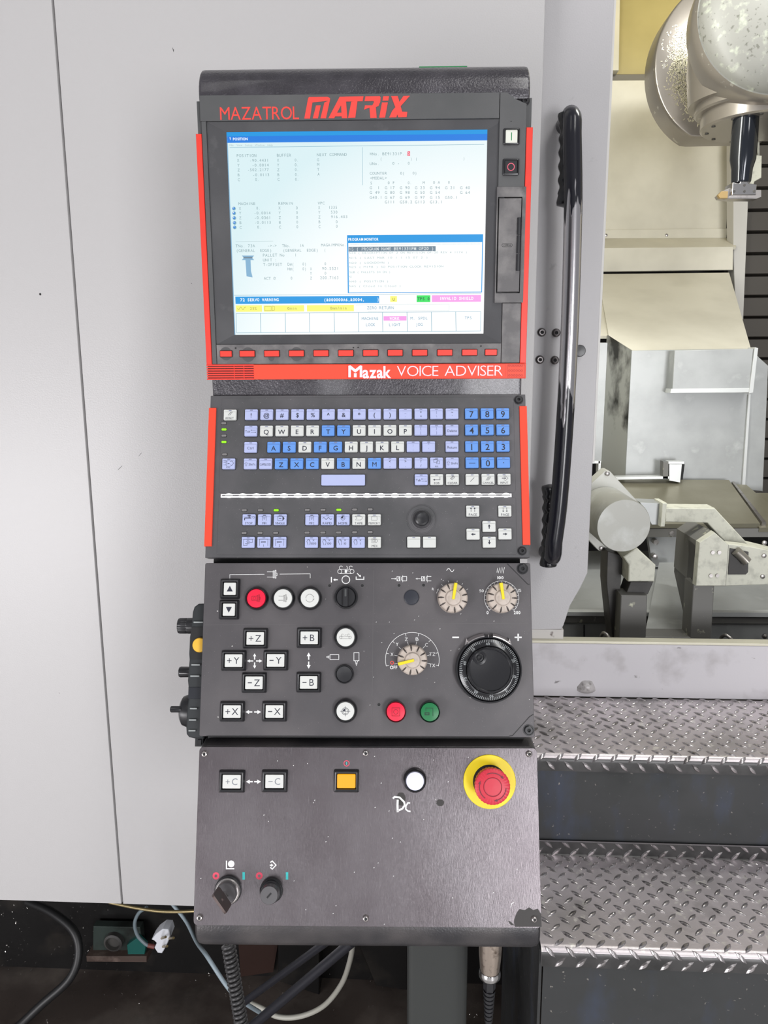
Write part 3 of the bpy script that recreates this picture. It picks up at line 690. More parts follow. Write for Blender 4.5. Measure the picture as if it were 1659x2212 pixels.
BIG = set('QWERTYUIOPASDFGHJKLZXCVBNM0123456789')
ARW = {'left': (-1, 0), 'right': (1, 0), 'up': (0, 1), 'down': (0, -1)}
def low(g_, s, cap=.0026): ctext(g_, s, 0, -.0046, cap, ZL, 0, 'n', .0135)
def i_reset(g_): S(g_, [(-2, -1), (1.2, 3.4)], .5); S(g_, [(-.2, -1), (3, 3.4)], .5); low(g_, 'RESET')
def i_tab(g_): text(g_, 'Tab', -.0066, -.0006, -.001, .0028, ZL); S(g_, [(.4, .6), (6.3, .6)]); S(g_, [(.4, 0), (.4, 1.2)]); S(g_, [(.4, -2.2), (6.3, -2.2)]); S(g_, [(6.3, -2.8), (6.3, -1.6)]); S(g_, [(1.4, 1.2), (.4, .6), (1.4, 0)], .25); S(g_, [(5.3, -1.6), (6.3, -2.2), (5.3, -2.8)], .25)
def i_shift(g_): text(g_, 'Shift', -.0016, .0066, -.001, .0028, ZL); S(g_, [(-5.6, -3), (-5.6, 0), (-6.6, 0), (-4.8, 2), (-3, 0), (-4, 0), (-4, -3)], .25, True)
def i_caps(g_): text(g_, 'CAPSLOCK', -.0068, .0068, -.0012, .0027, ZL, gap=.03)
def i_vfc(g_): low(g_, 'VFC', .0022); S(g_, [(-6, -1.6), (-3, -1.6), (-3, 1.2), (-6, 1.2)], .3); S(g_, [(-3, 2), (-1.8, 2), (-1.8, -2.4), (-3, -2.4)], .3); S(g_, [(-1, 0), (1.4, 0)], .7); S(g_, [(2, 2.6), (4, 3.2), (6.4, .4), (4, -2.6), (2.6, -1.6)], .4); text(g_, 'Tmax', -.006, -.001, .0032, .0013, ZL)
def i_slash(g_): S(g_, [(-2.4, -3), (2.4, 2)], .5)
def i_minus(g_): S(g_, [(-3.8, -.8), (3.8, -.8)], .55)
def i_dot(g_): g_.flat(circ(0, -.0006, .0006, 10), ZL)
def i_alt(g_): low(g_, 'Alt', .0022); S(g_, [(-3.4, .2), (-3.4, 4), (1, 4), (1, .2)], .35, True); S(g_, [(0, -1.4), (0, 2), (3.6, 2), (3.6, -1.4)], .35, True)
def i_eob(g_): low(g_, 'EOB', .0024); S(g_, [(4, 3), (4, -.6), (-2.8, -.6)], .5); g_.flat([(-.0046, -.0006), (-.0022, .0005), (-.0022, -.0017)], ZL)
def i_clear(g_): low(g_, 'CLEAR', .0027); S(g_, [(-2.6, 1), (.8, 4.2), (2.8, 2.4), (-.6, -.8)], .35, True); S(g_, [(-1.2, .2), (2, 3.2)], .3); S(g_, [(-1.9, .7), (1.3, 3.8)], .3)
def i_cancel(g_): low(g_, 'CANCEL', .0024); [S(g_, [(-2.8 + i * 1.5, -1.6), (.4 + i * 1.5, 3)], .45) for i in range(3)]
def i_input(g_): low(g_, 'INPUT', .0024); S(g_, [(-.6, 3), (1.8, 3.6), (4.6, 1), (1.8, -1.8), (-.6, -1)], .35); S(g_, [(-2.8, 1), (.6, 1)], .8); g_.flat([(.0006, .002), (.0024, .001), (.0006, 0)], ZL)
def i_page(d):
    def f(g_):
        low(g_, 'PAGE', .0028)
        for x in (-2.2, 2.2):
            S(g_, [(x, -1.2), (x, 4)], .45); y = 4.2 if d > 0 else -1.4; g_.flat([(x * u - .0012, (y - 1.6 * d) * u), (x * u + .0012, (y - 1.6 * d) * u), (x * u, y * u)][::(1 if d > 0 else -1)], ZL)
    return f
def i_stop(g_): low(g_, 'STOP'); S(g_, [(-5, -1), (-5, 1.8), (3, 1.8)], 1.0); S(g_, [(.4, 1.8), (.4, 4.4)], .9); S(g_, [(-1.6, 4.5), (2.4, 4.5)], .6); S(g_, [(5.8 + 1.1 * math.cos(t), 2.4 + 1.1 * math.sin(t)) for t in [i * PI / 5 for i in range(10)]], .3, True)
def i_mf(s):
    def f(g_): low(g_, s); S(g_, [(-2.4, -1.6), (-2.4, 3.6), (-1.2, 4.6), (1.2, 4.6), (2.4, 3.6), (2.4, -1.6)], .35); S(g_, [(-1.5, 2), (1.5, 2)], .35); S(g_, [(-.8, 1), (0, .2), (.8, 1)], .4)
    return f
def i_single(g_): low(g_, 'SINGLE'); S(g_, [(-2.6, -1.4), (-2.6, 4), (3, 4), (3, -1.4)], .4, True); S(g_, [(-1.4, 1.3), (1.4, 1.3)], .8); g_.flat([(.0034, -.0014), (.0054, .0013), (.0034, .004)], ZL)
def i_rapid(g_): low(g_, 'RAPID', .0028); S(g_, [(-5.6 + i * .56, 1.2 + 1.2 * math.sin(i * PI / 5)) for i in range(21)], .5)
def i_home(g_): low(g_, 'HOME', .0028); S(g_, [(2.4 * math.cos(t), 1.6 + 2.4 * math.sin(t)) for t in [i * PI / 8 for i in range(16)]], .3, True); S(g_, [(-3, 1.6), (3, 1.6)], .25); S(g_, [(0, -1.2), (0, 4.6)], .25); g_.flat([(0, .0016), (0, .004), (-.0017, .0033), (-.0024, .0016)], ZL)
def i_tape(g_): low(g_, 'TAPE', .0028); S(g_, [(-4, 4), (2.4, 4), (4.4, 2.6), (4.4, 1), (2.4, -.6), (-4, -.6), (-2, 1.6)], .3, True)
def i_mem(g_): low(g_, 'MEMORY', .0024); S(g_, [(-3.6, -.8), (-3.6, 3.2), (3.2, 3.2), (3.2, -.8)], .3, True)
def i_mdi(g_): low(g_, 'MDI', .0028); S(g_, [(-3.2, -.6), (-3.2, 3.8), (1.4, 3.8), (1.4, -.6)], .3, True); S(g_, [(-2, .4), (-2, 2.8), (.4, 2.8), (.4, .4)], .25, True); S(g_, [(2.2, 3.8), (4, 1.6), (2.2, -.6)], .3)
def i_hand(s):
    def f(g_):
        S(g_, [(-3.6, -3.6), (-4.6, -1.2), (-5.4, .6), (-4.6, 2.6), (-3.6, 3.4), (-2.4, 2.8), (-1.4, 1), (-1.4, -1.4), (-2, -3.4)], .4); S(g_, [(-3, 3.2), (-2.4, 1)], .3)
        S(g_, [(1.6, 3.2), (3.6, 1.4)], .3); S(g_, [(1.6, 1.4), (3.6, 3.2)], .3); ctext(g_, s, .0027, -.0016, .0026, ZL, 0, 'n', .0078)
    return f
def i_wr(s):
    def f(g_): S(g_, [(-5, -4.4), (-5, 3.6), (5, 3.6), (5, -4.4)], .35); S(g_, [(-2.6, .2), (2.6, .2)], .9); S(g_, [(-3.4, 1.2), (-2.2, .2), (-3.4, -.8)], .5); ctext(g_, s, 0, -.004, .0026, ZL)
    return f
def i_mach(g_): S(g_, [(-5.4, -4), (-5.4, 3.4), (5.4, 3.4), (5.4, -.2), (-1, -.2), (-1, -4)], .35, True); S(g_, [(-2.4, 1.2), (2.6, 1.2)], .5); S(g_, [(-1.4, 3), (-.2, 1.6), (1.2, 3)], .3); S(g_, [(-3.6, -2), (2, -2)], .4)
ICON = dict(RESET=i_reset, Tab=i_tab, Shift=i_shift, CAPSLOCK=i_caps, VFC=i_vfc, slash=i_slash, minus=i_minus, dot=i_dot, Alt=i_alt, EOB=i_eob, CLEAR=i_clear, CANCEL=i_cancel, INPUT=i_input, pgu=i_page(1), pgd=i_page(-1), STOP=i_stop, MF1=i_mf('MF1'), MF2=i_mf('MF2'), SINGLE=i_single, RAPID=i_rapid, HOME=i_home, TAPE=i_tape, MEMORY=i_mem, MDI=i_mdi, H1000=i_hand('1000'), H100=i_hand('100'), H10=i_hand('10'), H1=i_hand('1'), W1=i_wr('1'), W2=i_wr('2'), MACH=i_mach)
FA = {'[ {', '] }', '{ [', '} ]', ': ;', '" \'', '| \\', '_ -'}
def key(kind, px, py, lg, w=KW, h=KH):
    c = SL.at(px, py, HK + .003); M = SL.M @ Matrix.Translation((c[0], c[1], HK))
    o = obj('key', keymesh(kind, w, h), None, console, M)
    if lg:
        g_ = MB(); leg(lg)(g_)
        obj('key_legend', g_, m_faint if lg in FA else m_dark, o, M, smooth=0)
KEYS = []
def krow(items, y0_, y1_, xa=542.8, xb=1086.0):
    for kind, px, s in items: key(kind, px, y0_ + (y1_ - y0_) * (px - xa) / (xb - xa), s)
krow([('l', x, s) for x, s in zip((542.8, 576, 609.3, 642.8, 676, 709.3, 742.7, 776, 809, 842.3, 875.7, 909.2, 942.8, 976.5), ('!', '@', '#', '$', '%', '^', '&', '*', '(', ')', '_ -', '+ =', '| \\', '~ \''))] + [('b', 1018.4, '7'), ('b', 1052.3, '8'), ('b', 1086, '9')], 895.3, 893)
krow([('l', 541.7, 'Tab')] + [('b' if s in 'TY' else 'w', x, s) for x, s in zip((575.4, 608.6, 642, 675.3, 708.8, 742.2, 775.7, 809, 842.3, 875.7), 'QWERTYUIOP')] + [('l', 909, '{ ['), ('l', 942.8, '} ]'), ('l', 976.5, 'Delete'), ('b', 1018.7, '4'), ('b', 1052.6, '5'), ('b', 1086.5, '6')], 930.8, 928)
krow([('l', 541.3, 'Ctrl')] + [('b' if s in 'ASFG' else 'w', x, s) for x, s in zip((591.2, 624.7, 658.4, 691.8, 725, 758.5, 791.7, 825.4, 859), 'ASDFGHJKL')] + [('l', 892.5, ': ;'), ('l', 926, '" \''), ('l', 976.5, 'Return'), ('b', 1018.9, '1'), ('b', 1052.8, '2'), ('b', 1087, '3')], 966, 963.8)
krow([('l', 540.4, 'Shift'), ('l', 573.8, 'CAPSLOCK')] + [('b' if s in 'ZXCBM' else 'w', x, s) for x, s in zip((607.5, 641, 674.4, 708, 741.6, 775, 808.9), 'ZXCVBNM')] + [('l', 842.3, '< ,'), ('l', 875.7, '> .'), ('l', 909.4, '? /'), ('l', 943, 'Alt'), ('l', 977, 'Shift'), ('b', 1019.8, 'minus'), ('b', 1053.7, '0'), ('b', 1087.8, 'dot')], 1001.7, 999)
krow([('l', 909.9, 'Tab'), ('w', 943.3, 'EOB'), ('w', 977.4, 'CLEAR'), ('w', 1020, 'slash'), ('w', 1054.4, 'CANCEL'), ('w', 1089, 'INPUT')], 1038, 1035)
key('w', 496.9, 896, 'RESET'); key('l', 493.8, 1001.7, 'VFC')
key('l', 741.3, 1036.7, None, .0533, KH)
for k_, x, s in (('l', 537.7, 'STOP'), ('l', 571.2, 'MF1'), ('l', 605.3, 'SINGLE'), ('l', 673.5, 'MF2'), ('l', 707.2, 'RAPID'), ('l', 741, 'HOME'), ('w', 774.8, 'TAPE'), ('w', 808.6, 'MEMORY')): key(k_, x, 1122.4, s)
for k_, x, s in (('l', 536, 'MACH'), ('l', 569.8, 'W1'), ('l', 604.3, 'W2'), ('l', 672.6, 'H1000'), ('l', 706.8, 'H100'), ('l', 740.7, 'H10'), ('l', 774, 'H1'), ('w', 808.9, 'MDI')): key(k_, x, 1171.4, s)
for x, y, s in ((893.8, 1171, None), (927.7, 1171, None), (1021.2, 1103.9, 'pgu'), (1090.6, 1103.9, 'pgd'), (1022, 1153.8, 'left'), (1056.5, 1137, 'up'), (1056.9, 1171, 'down'), (1091, 1153.3, 'right')): key('w', x, y, s)
# status LEDs
ledm = {}
for on in (0, 1):
    g = MB(); g.prism(rrect(0, 0, .0066, .0033, .0006, 2), 0, .0004, 1); g.prism(rrect(0, 0, .0060, .0027, .0008, 2), 0, .0012, 0, .0004); ledm[on] = mesh_of('status_led', g, [m_ledon if on else m_ledoff, m_gap])
for x, y, on in ((483.6, 914.7, 0), (484.2, 928, 1), (484, 941.5, 0), (484, 954.9, 1), (485.3, 982, 0), (528, 1102.5, 0), (562.7, 1102.5, 0), (596.8, 1102.3, 1), (664, 1101.8, 0), (698, 1101.6, 0), (732, 1101.4, 1), (766, 1101, 0), (799.5, 1100.6, 0), (527.5, 1151.8, 0), (562, 1151.6, 0), (595.7, 1151.4, 0), (663.5, 1150.8, 0), (697.6, 1150.6, 0), (731.5, 1150.4, 0), (766, 1150, 0), (799.5, 1149.7, 0)):
    c = SL.at(x, y, HK); obj('status_led', ledm[on], None, console, SL.M @ Matrix.Translation((c[0], c[1], HK)), label='lit green status LED' if on else None)
# pointing stick
c = SL.at(910.8, 1121.5, .001); M = SL.M @ Matrix.Translation((c[0], c[1], HK)); k = SL.sc(910, 1121)[0]
g = MB(); g.lathe([(32 * k, 0), (32 * k, .0008), (30.5 * k, .0008), (30 * k, .0002), (23 * k, .0002), (22.5 * k, .0010), (21 * k, .0014), (17 * k, .0002)], 0, 0, 40)
g2 = MB(); g2.lathe([(12 * k, 0), (12 * k, .003), (15 * k, .004), (16 * k, .0055), (14.5 * k, .0072), (11 * k, .0082), (6 * k, .0077), (2 * k, .0074)], 0, 0, 32)
j = obj('pointing_stick', g, m_panel, console, M, label='round black pointing stick in ringed recess'); obj('stick_cap', g2, m_blk, j, M)
# ================================================================ machine operation panel
q = rect4(SL, (441, 1218), (1144, 1214), (432, 1591), (1157, 1593))
mb = MB(); mb.prism(rrect((q[0] + q[1]) / 2, (q[2] + q[3]) / 2, q[1] - q[0], q[3] - q[2], .0018, 2), -.020, 0, 0, .0014)
obj('operation_panel', mb, m_panel3, console, SL.M, label='worn charcoal operation panel with jog buttons and dials')
H = .0002
g = MB()
for L_ in ([(1096, 1218), (1106, 1228), (1140, 1262), (1144, 1262)], [(1152, 1543), (1144, 1548), (1107, 1589), (1100, 1590)]): prib(g, SL, L_, 1.6, H)
prib(g, SL, [(446, 1592.3 - 3), (1100, 1591)], 1.0, H)
obj('cut_line', g, m_gap, console, SL.M, smooth=0)
g = MB(); prib(g, SL, [(807, 1232), (803, 1588)], .5, H); prib(g, SL, [(440, 1350), (1140, 1346)], .4, H)
obj('overlay_seam', g, mat('seam_grey', (98, 96, 97), .5), console, SL.M, smooth=0)
for x, y in ((1128.4, 1228.4), (1141.8, 1577.2)): cap_screw(SL, x, y, 11, 0, m_blk)

# white printed symbols
g = MB(); zp = zz(350, 1200, 3.687); zq = zz(760, 1200, 3.95)
def P(L_, w=1.3, z=None, closed=False): prib(g, SL, [(z or (lambda a, b: (a, b)))(*p) for p in L_], w, H, 0, closed)
P([(540, 182), (540, 152), (815, 149)], .9, zp); P([(937, 148), (1180, 146), (1180, 180)], .9, zp)
P([(836, 130), (885, 130)], 1, zp); P([(836, 172), (885, 172)], 1, zp); P([(885, 122), (885, 178), (893, 178), (893, 122)], 1, zp, True); P([(900, 118), (900, 180), (908, 180), (908, 118)], 1, zp, True); P([(908, 140), (916, 140), (916, 160), (908, 160)], 1, zp, True)
def ring(cx, cy, r, w=1.2, a0=0, a1=360): pring(g, SL, cx, cy, r, w, H, 0, a0, a1)
# tool change symbols
def sel(x, y): return (690 + x / 10.37, 1215 + y / 10.37)
ring(*sel(455, 202), 4.4, 1); ring(*sel(730, 202), 4.4, 1); P([(455, 152), (730, 152)], 1, sel); P([(455, 250), (730, 250)], 1, sel)
for x in (485, 705): ring(*sel(x, 118), 3.6, 1, 30, 250)
ring(*sel(590, 118), 3.6, 1, -110, 70); c = sel(592, 200); pfill(g, SL, [(c[0] - 2.4, c[1] - 3), (c[0] + 2.4, c[1] - 3), (c[0] + 2.4, c[1] + 3), (c[0] - 2.4, c[1] + 3)], H); P([(630, 180), (650, 195)], 1.6, sel)
ring(*sel(592, 386), 8.3, 1.7); P([(268, 325), (268, 448)], 2.2, sel)
P([(412, 388), (345, 388)], 2, sel); pfill(g, SL, [sel(305, 388), sel(355, 358), sel(355, 418)], H)
P([(823, 315), (823, 378), (995, 378), (995, 315)], 1.9, sel); P([(845, 243), (895, 295)], 1.8, sel); pfill(g, SL, [sel(930, 330), sel(875, 305), sel(925, 275)], H)
# arrows between the jog buttons
def arrow(x0_, y0_, x1_, y1_, w=2.4, hd=6.5):
    d = Vector((x1_ - x0_, y1_ - y0_)); Ld = d.length; d.normalize(); n_ = Vector((-d.y, d.x)); b_ = Vector((x1_, y1_)) - d * hd
    P([(x0_, y0_), tuple(b_)], w); pfill(g, SL, [(x1_, y1_), tuple(b_ + n_ * hd * .55), tuple(b_ - n_ * hd * .55)], H)
for dx, dy in ((1, 0), (-1, 0), (0, 1), (0, -1)): arrow(550 + dx * 3, 1427.8 + dy * 3, 550 + dx * 16.5, 1427.8 + dy * 16.5)
arrow(666.8, 1425, 666.8, 1409.5, 2.6, 8); arrow(666.8, 1429, 666.8, 1444.5, 2.6, 8)
arrow(545, 1538, 530, 1538, 2.8, 8); arrow(549, 1538, 564, 1538, 2.8, 8)
# spindle symbols by the black button
P([(1338, 790), (1408, 790), (1408, 828), (1338, 828)], 1.1, zp, True); P([(1310, 808), (1326, 800), (1326, 818)], 1, zp, True); P([(1326, 804), (1338, 800)], 1, zp); P([(1326, 814), (1338, 818)], 1, zp)
P([(1528, 774), (1569, 774), (1569, 838), (1528, 838)], 1.1, zp, True); P([(1538, 840), (1544, 856), (1553, 856), (1558, 840)], 1, zp); P([(1543, 858), (1548, 878), (1554, 858)], 1, zp, True)
# clamp symbols
for ox in (0, 210):
    a0_, a1_ = ((337, 375) if ox == 0 else (588, 545))
    P([(a0_, 198), (a1_, 198)], 1.2, zq); pfill(g, SL, [zq(a1_ + (6 if ox == 0 else -2), 198), zq(a1_ - (8 if ox == 0 else -14), 190), zq(a1_ - (8 if ox == 0 else -14), 206)], H)
    P([(385 + ox, 180), (405 + ox, 180), (405 + ox, 216), (385 + ox, 216)], 1.2, zq, True); P([(387 + ox, 214), (404 + ox, 182)], .8, zq)
    P([(412 + ox, 176), (412 + ox, 220)], .9, zq); P([(468 + ox, 178), (432 + ox, 178), (424 + ox, 190), (424 + ox, 206), (432 + ox, 216), (468 + ox, 216)], 1.2, zq); 
    if ox == 0: P([(468, 178), (468, 216)], 1.2, zq)
    P([(434 + ox, 168), (434 + ox, 228)], .7, zq)
P([(808, 128), (820, 112), (832, 112), (850, 138), (860, 138), (872, 120)], 1.2, zq)
P([(1238, 145), (1243, 108), (1252, 148), (1262, 104), (1272, 150), (1282, 100), (1292, 152), (1302, 100)], 1.2, zq)
ptext(g, SL, '100', *[zq(x, 0)[0] for x in (1242, 1294)], zq(0, 189)[1], 6, H, 0, 'b'); ptext(g, SL, '200', *[zq(x, 0)[0] for x in (1382, 1438)], zq(0, 487)[1], 6.3, H, 0, 'b'); ptext(g, SL, '0', *[zq(x, 0)[0] for x in (1149, 1167)], zq(0, 487)[1], 6.3, H, 0, 'b')
ptext(g, SL, '50', *[zq(x, 0)[0] for x in (1088, 1126)], zq(0, 301)[1], 5.8, H, 0, 'n'); ptext(g, SL, '15', *[zq(x, 0)[0] for x in (1417, 1445)], zq(0, 298)[1], 5.8, H, 0, 'n'); ptext(g, SL, 'R', *[zq(x, 0)[0] for x in (684, 700)], zq(0, 286)[1], 5.5, H, 0, 'n')
pring(g, SL, 1083.6, 1292, 37.2, .9, H, 0, -45, 225)
for i in range(21):
    a = R(-45 + i * 13.5); c0 = (1083.6, 1292); P([(c0[0] + 33.5 * math.cos(a), c0[1] - 33.5 * math.sin(a)), (c0[0] + 37 * math.cos(a), c0[1] - 37 * math.sin(a))], .9)
pring(g, SL, 978, 1291, 36, .7, H, 0, 148, 165); 
for a in (30, 55, 75, 105, 130, 152): P([(978 + 34 * math.cos(R(a)), 1291 - 34 * math.sin(R(a))), (978 + 38 * math.cos(R(a)), 1291 - 38 * math.sin(R(a)))], .6)
ax, ay = zq(516, 888)
pring(g, SL, ax, ay, 58, .9, H, 0, -14, 194)
for a, s in ((194, ''), (166, 'X'), (137, 'Y'), (105, 'Z'), (76, 'B'), (47, 'C'), (15, 'TZ'), (-13, 'TX')):
    P([(ax + 52 * math.cos(R(a)), ay - 52 * math.sin(R(a))), (ax + 58 * math.cos(R(a)), ay - 58 * math.sin(R(a)))], .9); P([(ax + 33 * math.cos(R(a)), ay - 33 * math.sin(R(a))), (ax + 40 * math.cos(R(a)), ay - 40 * math.sin(R(a)))], .9)
for s, x, y in (('X', 343, 843), ('Y', 387, 757), ('Z', 465, 715), ('B', 557, 713), ('C', 637, 762), ('TZ', 687, 842), ('TX', 687, 938), ('OFF', 357, 955)):
    a = zq(x, y); w = 6.5 * len(s) * (.95 if len(s) < 3 else .8); ptext(g, SL, s, a[0] - w / 2, a[0] + w / 2, a[1], 7, H, 0, 'b' if s == 'OFF' else 'n')
P([(977, 1376.7), (991.5, 1376.7)], 3.2); P([(1111.5, 1376.7), (1127, 1376.7)], 3.2); P([(1119.3, 1369), (1119.3, 1384.5)], 3.2)
obj('printed_symbols', g, m_white, console, SL.M, label='white printed symbols and scales', smooth=0); g = MB()
for x, y in ((930, 500), (520, 150), (320, 570), (570, 520), (535, 552), (208, 570), (255, 745), (360, 667), (185, 1040), (155, 1278), (752, 628), (1213, 562), (915, 800), (1515, 1232), (345, 135), (765, 205), (780, 215)):
    a = zq(x, y); P([(a[0] - .8, a[1]), (a[0] + .9, a[1] - 1.2)], .9)
obj('paint_specks', g, m_white, console, SL.M, smooth=0, kind='stuff')
g = MB(); pring(g, SL, 847, 1431.6, 3.2, 1.4, H); obj('printed_ring', g, m_redp, console, SL.M, smooth=0)
g = MB()
for x, y in ((712, 1265), (782.6, 1265), (862, 1264.5), (915, 1264), (818.5, 1522)):
    c = SL.at(x, y); k = SL.sc(x, y)[0]; g = MB(); g.flat(circ(c[0], c[1], 3.4 * k, 14), H); g.ribbon(circ(c[0], c[1], 3.8 * k, 14), .8 * k, H + .0001, 1, True)
    obj('indicator_hole', g, [m_gap, mat('hole_rim', (92, 90, 92), .3)], console, SL.M, smooth=0)

# ---- square jog buttons
def lg_text(s):
    return lambda g_, z, w, h: ctext(g_, s, 0, 0, .0076, z, 0, 'n', gap=.1)
for s, x, y in (('+Z', 551.5, 1379), ('+Y', 504.6, 1427), ('-Y', 595.5, 1426.5), ('-Z', 548.8, 1474.8), ('+B', 668, 1377.7), ('-B', 666.8, 1474), ('+X', 501.3, 1537), ('-X', 592.7, 1536.9)):
    if s[0] == '-':
        f = lambda g_, z, w, h, s=s: (g_.ribbon([(-.0072, 0), (-.0024, 0)], .0011, z), ctext(g_, s[1], .0036, 0, .0076, z, 0, 'n'))
    else:
        f = lambda g_, z, w, h, s=s: (g_.ribbon([(-.0076, 0), (-.0022, 0)], .0008, z), g_.ribbon([(-.0049, -.0027), (-.0049, .0027)], .0008, z), ctext(g_, s[1], .0036, 0, .0076, z, 0, 'n'))
    sq_button('jog_button', SL, x, y, 53.5, 44, 37.5, 27.5, m_cap, 0, .0052, legend=f)
def tri(up): return lambda g_, z, w, h: g_.flat([(-.0036, -.0032 * up), (.0036, -.0032 * up), (0, .0036 * up)], z)
sq_button('jog_button', SL, 496.7, 1271.9, 42.5, 43, 26, 26.5, m_cap, 0, .0052, legend=tri(1)); sq_button('jog_button', SL, 494.6, 1317, 42.5, 42, 26, 26.5, m_cap, 0, .0052, legend=tri(-1))

# ---- round push buttons
def round_button(fr, px, py, rc, ro, capm, legend=None, h=.009, label=None, legm=None, domed=.0006):
    k = fr.sc(px, py)[0]; c = fr.at(px, py, h * .8); M = fr.M @ Matrix.Translation((c[0], c[1], 0)); rc, ro = rc * k, ro * k
    g_ = MB(); g_.lathe([(ro, 0), (ro, h * .35), (ro * .97, h * .55), (ro * .92, h * .85), (rc * 1.10, h * .98), (rc * 1.04, h * .9), (rc * 1.03, h * .4)], 0, 0, 40)
    o = obj('push_button', g_, m_blk2, console, M, label=label)
    g_ = MB(); g_.lathe([(rc, h * .3), (rc, h * .78), (rc * .96, h * .85), (rc * .6, h * .85 + domed * .6), (rc * .25, h * .85 + domed), (rc * .02, h * .85 + domed)], 0, 0, 40)
    obj('button_cap', g_, capm, o, M)
    if legend:
        g_ = MB(); legend(g_, h * .85 + domed + .00015, rc); obj('legend', g_, legm or m_dark, o, M, smooth=0)
    return o
def RB(L_, w=.00045, cl=False): return lambda g_, z: g_.ribbon([(x * .001, y * .001) for x, y in L_], w, z, 0, cl)
def chuck(g_, z, r, sq=True):
    for f in (RB([(-5, 2.4), (1, 2.4)]), RB([(-5, -2.4), (1, -2.4)]), RB([(1, 3.6), (1, -3.6), (2, -3.6), (2, 3.6)], .0004, True), RB([(3, 4.2), (3, -4.2), (4, -4.2), (4, 4.2)], .0004, True), RB([(4, 1.4), (5, 1.4), (5, -1.4), (4, -1.4)], .0004, True)): f(g_, z)
def l_red(g_, z, r): chuck(g_, z, r); RB([(-5, 2.4), (-5, -2.4)])(g_, z); g_.ribbon(circ(-.0018, 0, .0016, 14), .0004, z, 0, True)
def l_arc(g_, z, r): g_.ribbon([(.0046 * math.cos(R(a)), .0046 * math.sin(R(a))) for a in range(30, 181, 15)], .0004, z); g_.ribbon([(.0046 * math.cos(R(a)), .0046 * math.sin(R(a))) for a in range(200, 345, 15)], .0004, z); g_.flat([(.0046, -.0022), (.0036, -.0008), (.0056, -.0008)], z); g_.flat([(.0042, .0024), (.005, .001), (.0035, .0012)], z)
def l_mag(g_, z, r):
    g_.ribbon([(-.0055, .0013), (.0055, .0013)], .0003, z); g_.ribbon([(-.0055, -.0013), (.0055, -.0013)], .0003, z)
    for x in (-.0055, .0055): g_.ribbon(circ(x, 0, .0015, 14), .0003, z, 0, True)
    for x in (-.0036, .0036): g_.ribbon([(x + .0012 * math.cos(R(a)), .0026 + .0012 * math.sin(R(a))) for a in range(20, 250, 20)], .0003, z)
    g_.ribbon([(-.001, .002), (.001, .0035)], .0003, z)
def l_home(g_, z, r):
    g_.ribbon(circ(0, 0, .004, 24), .0004, z, 0, True); g_.ribbon(circ(0, 0, .0028, 20), .0003, z, 0, True); g_.ribbon([(-.0058, 0), (.0058, 0)], .0003, z); g_.ribbon([(0, -.0058), (0, .0058)], .0003, z)
    g_.flat([(0, 0), (0, .0028), (-.002, .002), (-.0028, 0)], z + .0001)
def l_stop(g_, z, r): g_.ribbon([(-.0045, -.0045), (.0045, -.0045), (.0045, .0045), (-.0045, .0045)], .0005, z, 0, True); g_.ribbon(circ(0, 0, .0026, 18), .0006, z, 0, True)
def l_start(g_, z, r): g_.ribbon([(-.0045, .001), (-.0045, .0045), (.0035, .0045), (.0035, -.0045)], .0005, z); g_.ribbon([(-.0055, -.0008), (-.001, -.0008), (-.001, -.003), (-.0055, -.003)], .0011, z, 0, True)
round_button(SL, 553.4, 1292.5, 20, 25.5, m_capr, l_red, label='red round push button', legm=mat('deep_red_print', (120, 14, 34), .5)); round_button(SL, 611.2, 1292.5, 20, 25.5, m_cap, lambda g_, z, r: chuck(g_, z, r), legm=mat('grey_print', (130, 128, 128), .5)); round_button(SL, 669.2, 1292.2, 20, 25.5, m_cap, l_arc, legm=MATS['grey_print'])
round_button(SL, 746.3, 1376.8, 19.5, 25.5, m_cap, l_mag, legm=MATS['grey_print']); round_button(SL, 746, 1536.3, 19.5, 25.5, m_cap, l_home)
round_button(SL, 743.8, 1456.3, 17, 20.5, m_blk, None, h=.005, domed=-.0006, label='black round push button, sunken')
round_button(SL, 855, 1537.5, 20, 22.5, m_capr, l_stop, label='red round push button with square and circle', legm=MATS['deep_red_print'], h=.011); round_button(SL, 928.4, 1538, 19.8, 22.5, m_capg, l_start, label='green round push button', legm=mat('deep_green_print', (10, 50, 34), .5), h=.011)
c = SL.at(889, 1290.4, .001); k = SL.sc(889, 1290)[0]; g = MB(); g.lathe([(16.5 * k, 0), (16.5 * k, .001), (14.5 * k, .0018), (7 * k, .0022), (.1 * k, .0023)], 0, 0, 32)
obj('blanking_plug', g, mat('plug_slate', (46, 48, 56), .3), console, SL.M @ Matrix.Translation((c[0], c[1], 0)))
# ---- black selector
c = SL.at(747.3, 1290, .007); k = SL.sc(747, 1290)[0]; M = SL.M @ Matrix.Translation((c[0], c[1], 0))
g = MB(); g.lathe([(25.5 * k, 0), (25.5 * k, .004), (24.5 * k, .0065), (22 * k, .0075), (20.6 * k, .007), (20.4 * k, .004)], 0, 0, 40)
o = obj('selector_switch', g, m_blk2, console, M, label='black rotary selector switch with raised grip bar')
g = MB(); g.lathe([(20 * k, .003), (20 * k, .008), (19 * k, .0088), (2 * k, .0088)], 0, 0, 40); g.prism(rrect(0, 0, 11 * k, 40 * k, 3 * k, 4), .004, .0145, 0, .0012); g.prism(rrect(0, 9 * k, 4.5 * k, 16 * k, 1.6 * k, 3), .0145, .0152, 1, .0004)
obj('grip', g, [m_blk, mat('charcoal_line', (70, 72, 72), .4)], o, M)

